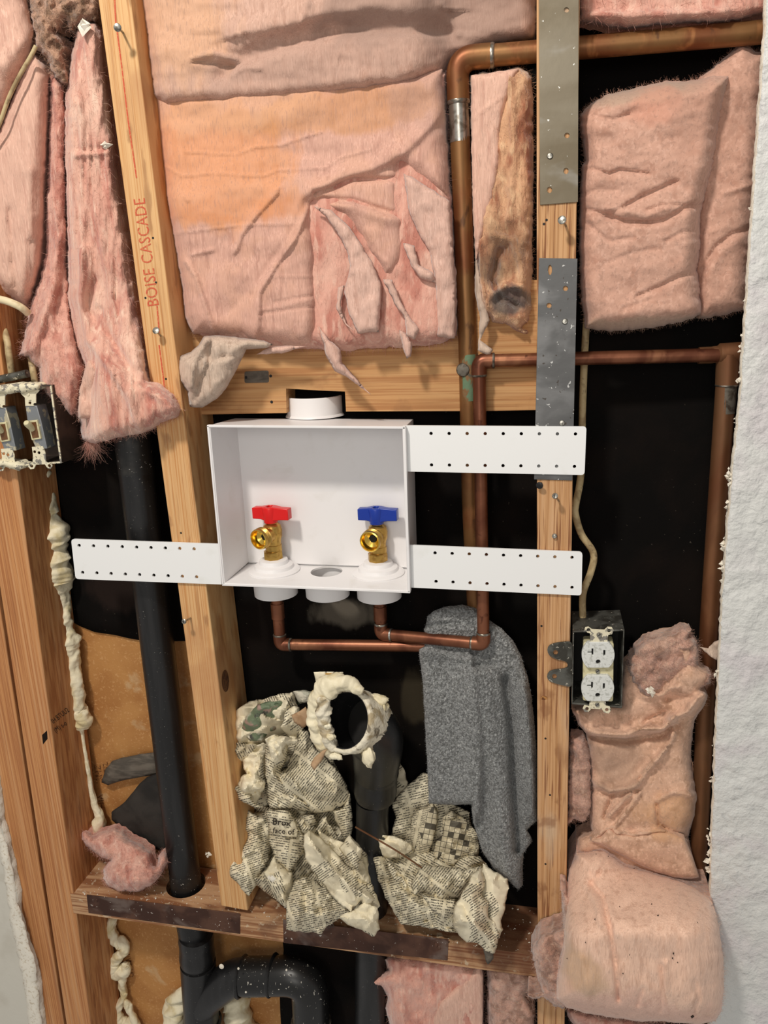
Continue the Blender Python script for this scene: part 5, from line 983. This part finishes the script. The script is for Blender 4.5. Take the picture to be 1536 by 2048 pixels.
sheet(W5, [(385, 1230), (420, 1190), (500, 1150), (530, 1205), (510, 1320), (470, 1440), (400, 1455), (375, 1320)], .042, NP[6], 43, zr, bulge=.014, rim=26, amp=.006, cs=50, lab='crossword page')
sheet(W5, [(545, 1230), (600, 1190), (700, 1250), (745, 1330), (745, 1420), (700, 1520), (600, 1490), (455, 1470), (500, 1380), (560, 1320)], .040, NP[6], 44, zr, bulge=.018, rim=30, amp=.011, cs=34)
W6 = wad('newspaper_wad', 'crumpled newspaper wad with a large pale sheet, right heap hanging over the sill edge', P1(880, 1850, 0))
lw = lambda a: (lambda x, y: a-.055*sm((y-1650)/200))
sheet(W6, [(210, 1400), (420, 1400), (760, 1440), (860, 1560), (860, 1760), (760, 1860), (560, 1840), (330, 1780), (240, 1600)], lw(.052), NP[0], 50, zr, bulge=.016, amp=.012)
sheet(W6, [(170, 1350), (210, 1310), (300, 1330), (390, 1375), (400, 1420), (340, 1440), (240, 1445), (180, 1425)], lw(.036), NP[5], 51, zr, bulge=.020, rim=24, amp=.007, cs=34)
sheet(W6, [(180, 1440), (240, 1440), (330, 1550), (440, 1620), (600, 1660), (640, 1850), (500, 1820), (330, 1800), (260, 1690), (200, 1560)], lw(.046), NP[3], 52, zr, bulge=.024, rim=36, amp=.011, cs=34)
sheet(W6, [(235, 1440), (290, 1480), (350, 1560), (400, 1590), (395, 1650), (340, 1610), (270, 1530)], lw(.030), NP[5], 53, zr, bulge=.014, rim=18, amp=.008, cs=26)
sheet(W6, [(440, 1640), (520, 1650), (620, 1670), (620, 1740), (560, 1770), (500, 1730)], lw(.022), NP[2], 54, zr, bulge=.016, rim=20, amp=.006)
sheet(W6, [(380, 1600), (410, 1520), (430, 1480), (560, 1490), (680, 1505), (760, 1490), (740, 1560), (640, 1650), (560, 1675), (450, 1630), (400, 1640)], lw(.022), NP[1], 55, zr, bulge=.028, rim=32, amp=.010, cs=32)
sheet(W6, [(770, 1470), (800, 1490), (905, 1560), (912, 1610), (870, 1780), (880, 1830), (830, 1950), (760, 1880), (740, 1700)], lw(.020), NP[5], 56, zr, bulge=.026, rim=40, amp=.006, cs=70)
sheet(W6, [(760, 1500), (785, 1560), (760, 1640), (800, 1680), (790, 1760), (830, 1790), (865, 1860), (830, 1955), (780, 1945), (740, 1900), (680, 1900), (640, 1860), (600, 1790), (620, 1700), (680, 1600), (710, 1530)], lw(.004), NP[5], 57, zr, bulge=.034, rim=40, amp=.009, cs=44)
sheet(W6, [(768, 1935), (835, 1945), (825, 1985), (798, 2012)], lw(.018), tornp, 58, zr, bulge=.006, rim=10, amp=.003)
ho_, YH = relief('headline_band', [(541, 1632), (566, 1628), (584, 1634), (592, 1646), (596, 1666), (594, 1674), (566, 1672), (545, 1668), (538, 1650)], lambda x, y: YB(np.stack([x, y], 1))-.0006, newsprint('newsprint_headline_paper', 0, 9, 0.0), step=3, bulge=0, solid=.0002, parent=W3)
text('Brok', 544, 1649, 19, .10, YH, black_ink, W3, 'headline', .95, .0014, thick=.01)
text('face of', 545, 1666, 16, .08, YH, black_ink, W3, 'headline', .95, .0014, thick=.01)
text('18', 650, 1842, 20, 1.2, -.034, black_ink, W4, 'page_number', .9, .004)
# scraps
scrapm = material('tan_scrap', (182, 150, 116), [('noise', (160, 126, 92), 60, (1, 1, 1), .45, .65, 4)], .85)
t, _ = relief('cardboard_scrap', zn([(540, 390), (600, 360), (640, 330), (665, 380), (680, 440), (620, 480), (560, 440)]), -.012, scrapm, step=4, bulge=.002, rim=8, solid=.0008, crump=[(3, 20, .004)]); tag(t, 'torn tan paper scrap stuck to the foam left of the standpipe mouth', 'paper scrap')
t, _ = relief('cardboard_scrap', zn([(675, 740), (700, 690), (760, 640), (790, 630), (760, 700), (700, 780)]), -.05, scrapm, step=4, bulge=.002, rim=8, solid=.0008, crump=[(5, 20, .004)]); tag(t, 'narrow tan scrap stuck below the standpipe mouth', 'paper scrap')
lb, YL = relief('printed_card', zn([(697, 85), (770, 82), (905, 85), (900, 170), (860, 200), (720, 180)]), .012, NP[5], step=4, bulge=.002, rim=8, solid=.0005, noise=[(30, 30, .002, 3, 2)]); tag(lb, 'small printed card with a yellow square behind the standpipe mouth', 'card')
yel = material('yellow_print', (206, 148, 40), [], .7)
slab('yellow_square', zn([(778, 95), (850, 95), (862, 155), (788, 150)]), .0095, .0003, yel, parent=lb); slab('black_print', zn([(860, 90), (902, 90), (898, 165), (868, 160)]), .0095, .0003, blackm, parent=lb)
o = MB().tube(spline(pp((711, 1654, -.045), (760, 1682, -.035), (800, 1706, -.03), (843, 1735, -.02)), 20), .0012, 10).build('wire_rod', copper_dull); tag(o, 'thin rusty wire stuck in the right newspaper heap', 'wire')

# ================================================================ towel
tw = zr([(470, 145), (510, 115), (560, 98), (610, 92), (660, 84), (730, 104), (800, 165), (870, 215), (930, 278), (975, 360), (1010, 470), (1035, 600), (1050, 760), (1060, 900), (1064, 1080), (1060, 1245), (1003, 1295), (1036, 1355), (990, 1420), (984, 1500), (985, 1590), (960, 1618), (905, 1565), (830, 1505), (768, 1410), (735, 1310), (716, 1230), (708, 1155), (640, 1158), (560, 1155), (480, 1152), (474, 1000), (462, 800), (446, 500), (432, 380), (425, 320), (455, 300), (470, 250), (452, 215), (465, 190)])
yt_ = lambda x, y: .040-.016*sm((y-1300)/120)
t, _ = relief('towel', tw, yt_, towel_m, step=4, bulge=.008, rim=16, jag=1.2, jagsc=12, back=.004, noise=[(60, 90, .004, 3, 3), (3.2, 3.2, .0016, 8, 2)],
    feats=[(zr([(712, 420), (725, 600), (745, 800), (745, 1000), (735, 1200)]), 12, 40, .014), (zr([(760, 460), (800, 700), (840, 1000), (870, 1300), (900, 1540)]), 34, 20, .012), (zr([(890, 480), (925, 700), (935, 950), (945, 1150), (960, 1400)]), 14, 12, -.016), (zr([(985, 520), (1020, 800), (1035, 1200)]), 12, 12, .012), (zr([(440, 335), (560, 345), (680, 385)]), 10, 14, .006), (zr([(660, 390), (700, 405), (820, 400)]), 8, 9, -.006), (zr([(820, 240), (760, 330), (700, 400)]), 10, 10, .005), (zr([(480, 150), (600, 140), (720, 150)]), 10, 8, -.004), (zr([(470, 190), (600, 175), (720, 180)]), 8, 8, -.005)], fs=1.5, fuzz=(900, .0022, 14000, .0028))
tag(t, 'grey terry cloth towel hanging over the copper pipes below the box', 'towel')

# ================================================================ expanding foam beads
def bead(name, pts, lab, seed, Yv, parent=None, mt=foam):
    """pts: px, py, radius px"""
    p = np.array(pts, float); n = max(60, len(p)*16); s_ = np.r_[0, np.cumsum(np.hypot(*np.diff(p[:, :2], axis=0).T))]
    C3 = spline([P1(x, y, Yv(x, y) if callable(Yv) else Yv) for x, y, _ in p], n); k = len(C3)
    rad = np.interp(np.linspace(0, 1, k), s_/s_[-1], p[:, 2])*S(p[:, 0].mean(), p[:, 1].mean(), .06)
    rad = rad*(1+.20*fbm(np.arange(k)*.12, np.zeros(k), seed, 3))
    rad[0] *= .3; rad[-1] *= .3
    wob = lambda i, a: 1+.42*fbm(np.cos(a)*.9+i*.10+3, np.sin(a)*.9+9, seed, 2)+.10*fbm(np.cos(a)*2+i*.2, np.sin(a)*2+2, seed+1, 2)
    o = MB().tube(C3, rad, 28, wob=wob).build(name, mt, parent, angle=180); return tag(o, lab, 'foam') if parent is None else o
zb = lambda L: [(x/2.954, 900+y/2.954, r/2.954) for x, y, r in L]
zb4 = lambda L: [(x/2.954, 1380+y/2.954, r/2.954) for x, y, r in L]
fm = bead('foam_bead', zb([(240, 90, 40), (252, 170, 44), (258, 240, 40), (285, 320, 50), (292, 380, 42), (318, 460, 62), (318, 540, 64), (320, 620, 84), (330, 700, 80), (330, 770, 62), (352, 830, 42), (368, 900, 36), (385, 980, 34), (395, 1050, 46), (408, 1120, 44), (415, 1180, 30), (430, 1260, 38), (445, 1360, 36), (458, 1440, 40), (468, 1530, 38)])+zb4([(472, 110, 44), (485, 170, 46), (478, 215, 30), (482, 240, 12), (490, 300, 9), (505, 380, 10), (520, 460, 12), (535, 560, 14), (552, 660, 22), (575, 720, 34), (590, 770, 42), (570, 825, 36), (545, 860, 26)]), 'long cream expanding foam bead running down beside the stud below the switch box', 3, .070)
fm2 = bead('foam_bead', zb4([(665, 1340, 22), (655, 1410, 28), (680, 1470, 34), (725, 1500, 28), (735, 1540, 24), (700, 1575, 28), (670, 1610, 28), (690, 1660, 34), (735, 1650, 30), (745, 1620, 18), (730, 1680, 22), (722, 1740, 22), (735, 1800, 16), (725, 1840, 14)]), 'curly cream expanding foam bead below the sill, left of the black drain tee', 5, .080)
bead('curl', zb4([(745, 1790, 8), (712, 1850, 18), (698, 1910, 20), (730, 1960, 24), (790, 1990, 30), (830, 2060, 26)]), '', 6, .078, fm2)
bead('curl', zb4([(740, 1830, 10), (762, 1880, 18), (800, 1960, 22), (830, 2040, 26)]), '', 7, .074, fm2)
o = bead('foam_blob', [(372, 1975, 8), (358, 2000, 16), (352, 2030, 22), (362, 2075, 26)], 'cream foam blob left of the drain tee foot at the bottom', 8, .07)
o = bead('foam_blob', [(452, 1990, 10), (470, 2010, 26), (480, 2040, 30), (500, 2080, 26)], 'cream foam blob hanging under the drain tee branch at the bottom', 9, .08)

sp_ = [o for o in C.objects if o.name == 'standpipe'][0]
bead('foam_collar', [(726, 1384, 7), (700, 1370, 13), (674, 1366, 17), (652, 1376, 21), (638, 1398, 20), (634, 1425, 17), (638, 1452, 19), (646, 1478, 17), (656, 1500, 12), (668, 1514, 8)], '', 14, lambda x, y: -.034, sp_, foam)
bead('foam_collar', [(650, 1392, 10), (646, 1420, 14), (650, 1448, 12), (658, 1476, 12), (668, 1500, 8)], '', 17, lambda x, y: -.046, sp_, foam_w)
# ================================================================ electrical boxes and cables
def cable(pts, r, mt, lab, n=70):
    o = MB().tube(resamp(spline(pp(*pts), n), n), r, 16).build('electrical_cable', mt); return tag(o, lab, 'cable')
cable([(1178, 600, .075), (1172, 659, .072), (1168, 737, .070), (1165, 820, .068), (1162, 946, .055), (1151, 1011, .030), (1151, 1030, .026), (1163, 1069, .030), (1187, 1106, .034), (1182, 1143, .034), (1166, 1188, .034), (1166, 1245, .030)], .0043, cable_m, 'cream cable running down right of the plated stud into the outlet box')
cable([(-60, 585, .0), (-8, 597, .0), (16, 603, -.002), (41, 614, .0), (56, 626, .01)], .0048, cable_w, 'cream cable with printed letters at the left edge under the pale batt')
cable([(-4, 640, .03), (6, 655, .02), (14, 680, .01), (18, 710, .006), (24, 752, .012)], .0044, cable_m, 'left of the two short cables entering the switch box')
cable([(60, 700, .04), (65, 735, .02), (72, 772, .02)], .0044, cable_m, 'right of the two short cables entering the switch box')
cable([(72, 92, .004), (62, 112, .002), (40, 150, .0), (18, 195, .0), (0, 245, .0), (-20, 290, .0)], .0024, cable_m, 'thin tan cable running diagonally between two pink batts at upper left')
# duplex outlet in a metal box
obx = [P1(*p, -.012) for p in ((1146, 1262), (1249, 1259), (1244, 1417), (1143, 1409))]
t = thing('electrical_outlet', 'chalky white duplex outlet in an open metal box on the right stud', 'outlet', obx[3])
q, inn, ib, ob = openbox(obx, .062, .0018); mb = MB(); mb.add(np.vstack([q, inn, ib, ob]), [f for i in range(4) for f in ((i, (i+1) % 4, (i+1) % 4+4, i+4), (i+4, (i+1) % 4+4, (i+1) % 4+8, i+8), ((i+1) % 4, i, i+12, (i+1) % 4+12))]+[(8, 9, 10, 11), (12, 15, 14, 13)]); mb.build('metal_box', galv_box, t, bevel=.0006)
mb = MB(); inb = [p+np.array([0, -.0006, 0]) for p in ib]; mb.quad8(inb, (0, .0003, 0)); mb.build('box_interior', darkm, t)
ear = rrect(z3([(272, 395), (165, 405), (112, 425), (112, 480), (165, 512), (235, 525), (252, 550), (235, 572), (150, 578), (108, 600), (112, 650), (175, 672), (272, 695)]), 9, 3)
slab('mounting_ear', ear, -.0025, .0016, galv_box, [circ(1060+165/3.227, 1160+468/3.227, 5, 5, 12), circ(1060+158/3.227, 1160+622/3.227, 5, 5, 12)], t, bevel=.0003)
YO = -.014
z3p = lambda x, y: (1060+x/3.227, 1160+y/3.227)
slab('body', rrect(z3([(345, 400), (540, 402), (536, 785), (340, 778)]), 5), YO+.003, .018, ivory, parent=t, bevel=.0008)
def yoke(q_, holes): return slab('yoke', q_, YO-.0002, .0014, painted, [circ(*z3p(*h), 3.6, 3.6, 12) for h in holes], t, bevel=.0002)
yoke(z3([(388, 400), (388, 345), (370, 340), (352, 325), (356, 306), (378, 302), (400, 318), (480, 322), (500, 303), (528, 305), (540, 325), (530, 350), (505, 355), (500, 400)]), [(378, 322), (510, 328)])
yoke(z3([(385, 780), (382, 815), (350, 808), (340, 830), (352, 852), (378, 852), (395, 832), (465, 835), (480, 858), (508, 862), (524, 842), (515, 818), (490, 812), (488, 780)]), [(368, 832), (496, 838)])
def face(cx, cy):
    cx, cy = z3p(cx, cy); pts = []
    for i in range(48):
        a = 2*math.pi*i/48; x, y = 33*math.cos(a), 33*math.sin(a); pts.append((cx+x, cy+max(-25.5, min(25.5, y))))
    k = lambda dx, dy, w_, h_: [(cx+dx-w_, cy+dy-h_), (cx+dx+w_, cy+dy-h_), (cx+dx+w_, cy+dy+h_), (cx+dx-w_, cy+dy+h_)]
    T_ = [(cx-13, cy-13), (cx-9.5, cy-13), (cx-9.5, cy+1), (cx-13, cy+1), (cx-13, cy-4), (cx-21, cy-4), (cx-21, cy-7), (cx-13, cy-7)]
    G = circ(cx+0, cy+14, 5, 5, 14); G = [(x, min(y, cy+17)) for x, y in G]
    o = slab('receptacle_face', pts, YO-.0025, .006, white_dev, [T_, k(12.5, -4, 2, 6), circ(cx, cy+14, 4.8, 4.8, 14)], t, bevel=.0005)
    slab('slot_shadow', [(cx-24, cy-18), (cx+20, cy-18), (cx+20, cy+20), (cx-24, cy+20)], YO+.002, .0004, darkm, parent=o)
face(440, 485); face(437, 700)
for x, y, r_, mt in ((437, 590, .0028, zinc), (446, 357, .0030, zinc), (434, 805, .0028, zinc)):
    o = MB().lathe([(.0001, .0012), (r_*.8, .001), (r_, 0)], P1(*z3p(x, y), YO-.0012 if y != 590 else YO+.002), (0, -1, 0), 16).build('screw', mt, t)
    MB().box(P1(*z3p(x, y), YO-.0025 if y != 590 else YO+.0006), (r_*1.5, .0005, .0006), [(.8, 0, .6), (0, 1, 0), (-.6, 0, .8)]).build('slot', darkm, o)
mb = MB()
# switch box with two toggles
sbx = [P1(*p, -.012) for p in ((-66, 772), (103, 770), (124, 926), (-45, 938))]
t = thing('light_switch_box', 'paint-spattered double light switch box without cover at the left edge', 'light switch', sbx[3])
q, inn, ib, ob = openbox(sbx, .064, .0016); mb = MB(); mb.add(np.vstack([q, inn, ib, ob]), [f for i in range(4) for f in ((i, (i+1) % 4, (i+1) % 4+4, i+4), (i+4, (i+1) % 4+4, (i+1) % 4+8, i+8), ((i+1) % 4, i, i+12, (i+1) % 4+12))]+[(8, 9, 10, 11), (12, 15, 14, 13)])
boxbr = material('dark_bakelite_box', (52, 40, 30), [('noise', (34, 26, 20), 40, (1, 1, 1), .45, .65, 4)], .6)
mb.build('box_shell', boxbr, t, bevel=.0005)
mb = MB(); qq = [p+np.array([0, -.0006, 0]) for p in q]
for i in (1, 2):
    a, b = qq[i], qq[(i+1) % 4]; c = (qq[0]+qq[2])/2; mb.quad8([a, b, b+(c-b)/np.linalg.norm(c-b)*.0030, a+(c-a)/np.linalg.norm(c-a)*.0030], (0, .003, 0))
mb.build('painted_rim', painted, t)
zs2 = lambda pts, dx=0, dy=0: [(x/3.657+dx, 440+y/3.657+dy) for x, y in pts]
def switch(dx, dy):
    ys = -.0150
    s1 = slab('yoke', zs2([(150, 1208), (290, 1200), (285, 1250), (262, 1275), (262, 1360), (185, 1360), (182, 1300), (152, 1270)], dx, dy), ys, .0016, painted, [circ(*zs2([(218, 1338)], dx, dy)[0], 3, 3, 10), circ(*zs2([(255, 1350)], dx, dy)[0], 3.4, 3.4, 10)], t, bevel=.0003)
    slab('yoke', zs2([(232, 1660), (310, 1655), (330, 1700), (335, 1765), (350, 1778), (376, 1782), (382, 1800), (368, 1822), (345, 1815), (328, 1788), (262, 1790), (248, 1820), (222, 1824), (205, 1805), (214, 1780), (238, 1770), (240, 1720)], dx, dy), ys, .0016, painted, [circ(*zs2([(252, 1696)], dx, dy)[0], 3, 3, 10), circ(*zs2([(284, 1703)], dx, dy)[0], 3, 3, 10), circ(*zs2([(230, 1800)], dx, dy)[0], 3.2, 3.2, 10), circ(*zs2([(360, 1798)], dx, dy)[0], 3.2, 3.2, 10)], t, bevel=.0003)
    slab('strap', zs2([(184, 1355), (268, 1358), (300, 1470), (335, 1630), (345, 1672), (262, 1676), (232, 1600), (200, 1470)], dx, dy), ys+.001, .020, strapm, parent=t, bevel=.0008)
    pl = slab('toggle_plate', zs2([(198, 1470), (270, 1462), (300, 1600), (232, 1612)], dx, dy), ys-.0015, .003, ivory, parent=t, bevel=.0005)
    slab('toggle_recess', zs2([(212, 1482), (262, 1476), (284, 1590), (238, 1598)], dx, dy), ys-.0019, .0006, copper_dull, parent=pl)
    a = P1(*zs2([(240, 1530)], dx, dy)[0], ys-.001); b = P1(*zs2([(190, 1480)], dx, dy)[0], ys-.013)
    MB().tube(resamp([a, b], 5), [.0042, .0042, .0044, .0046, .0036], 10).build('toggle', ivory, t, bevel=.0006)
    for x, y in ((205, 1272), (270, 1768)):
        o = MB().lathe([(.0001, .0012), (.0024, .001), (.0031, 0)], P1(*zs2([(x, y)], dx, dy)[0], ys), (0, -1, 0), 14).build('screw', painted, t)
    for x, y in ((320, 1430), (350, 1600), (332, 1500)):
        MB().lathe([(.0001, .002), (.0036, .0015), (.004, 0), (.004, -.01)], P1(*zs2([(x, y)], dx, dy)[0], .012), (.6, -1, 0), 12).build('terminal_screw', galv_box, t)
switch(0, 0); switch(-62, 4)
relief('paint_ridge', zs2([(-60, 1215), (20, 1205), (70, 1200), (150, 1195), (250, 1200), (290, 1205), (285, 1240), (230, 1250), (160, 1262), (60, 1268), (-60, 1275)]), -.0175, painted, step=4, bulge=.003, rim=8, jag=3, jagsc=7, parent=t, noise=[(8, 8, .003, 3, 3)])
relief('paint_ridge', zs2([(-60, 1765), (40, 1760), (100, 1770), (165, 1790), (160, 1822), (100, 1828), (30, 1800), (-60, 1800)]), -.0175, painted, step=4, bulge=.003, rim=8, jag=3, jagsc=7, parent=t, noise=[(8, 8, .003, 3, 3)])
o = MB().tube(pp((-30, 765, .0), (55, 747, .0)), .0052, 16).build('cable_clamp', galv_box, t)

# ================================================================ crumbs
mb = MB(); rs = np.random.RandomState(11)
def chip(mb, p, r):
    V = np.array([(1, 0, 0), (-1, 0, 0), (0, 1, 0), (0, -1, 0), (0, 0, 1), (0, 0, -1)], float)*r*(.5+rs.rand(6, 1)*.9)+rs.randn(6, 3)*r*.25
    mb.add(np.array(p)+V, [(0, 2, 4), (2, 1, 4), (1, 3, 4), (3, 0, 4), (2, 0, 5), (1, 2, 5), (3, 1, 5), (0, 3, 5)])
xa, xb = sA[0], sB[0]
for i in range(520):
    x = xa+(xb-xa)*rs.rand(); y = .085*rs.rand()**1.3
    if (x-hc[0])**2+(y-hc[1])**2 < .0011: continue
    chip(mb, (x, y, zs+.0006), .0004+.0012*rs.rand()**3)
o = mb.build('plaster_crumbs', crumb_m, smooth=False); tag(o, 'tiny plaster crumbs scattered along the sill board top', 'crumbs', None, 'stuff')
edge = np.array(edge_r)
mb = MB()
for i, (y, n_, r0) in enumerate(((955, 9, .0032), (1010, 6, .003), (1095, 8, .003), (1140, 10, .0034), (760, 6, .0028), (690, 5, .003), (1500, 4, .002), (1680, 8, .003), (1725, 9, .0034), (1350, 5, .0025), (850, 4, .0015), (600, 4, .0014), (420, 4, .0016), (1560, 4, .0015))):
    x0 = np.interp(y, edge[:, 1], edge[:, 0])
    for j in range(n_): chip(mb, P1(x0-1-rs.rand()*8, y+rs.randn()*11, -.008+rs.rand()*.010), r0*(.5+rs.rand()*.7))
o = mb.build('plaster_crumbs', crumb_m, smooth=False); tag(o, 'white plaster crumbs clinging to the cut edge of the grey drywall', 'crumbs', None, 'stuff')
o, _ = relief('paper_scrap', z3([(1090, 430), (1150, 440), (1190, 400), (1225, 385), (1250, 345), (1262, 350), (1262, 520), (1240, 525), (1190, 510), (1150, 480)]), .01, fac_gry, step=4, bulge=.002, rim=8, solid=.0006, jag=1.5, jagsc=6, crump=[(8, 16, .004)]); tag(o, 'torn drywall paper scrap poking out from the cut edge over the right pipe', 'paper scrap')
for i, (x, y, Y, r_, lab) in enumerate(((212, 292, .008, .0045, 'white plaster crumb caught on the streaky batt beside the lettered stud'), (1300, 1379, -.005, .0038, 'white plaster chip lying on the wool right of the outlet'), (541, 1755, -.042, .0040, 'white square chip resting on the left newspaper heap'), (417, 1708, .05, .0035, 'white chip on the sill between the black pipe and the stud'), (170, 52, .0, .0065, 'crumpled foil-like scrap at the top of the streaky batt'))):
    mb = MB()
    for j in range(4 if i != 2 else 2): chip(mb, P1(x+rs.randn()*2.5, y+rs.randn()*2.5, Y), r_)
    tag(mb.build('plaster_chip', crumb_m, smooth=False), lab, 'chip')
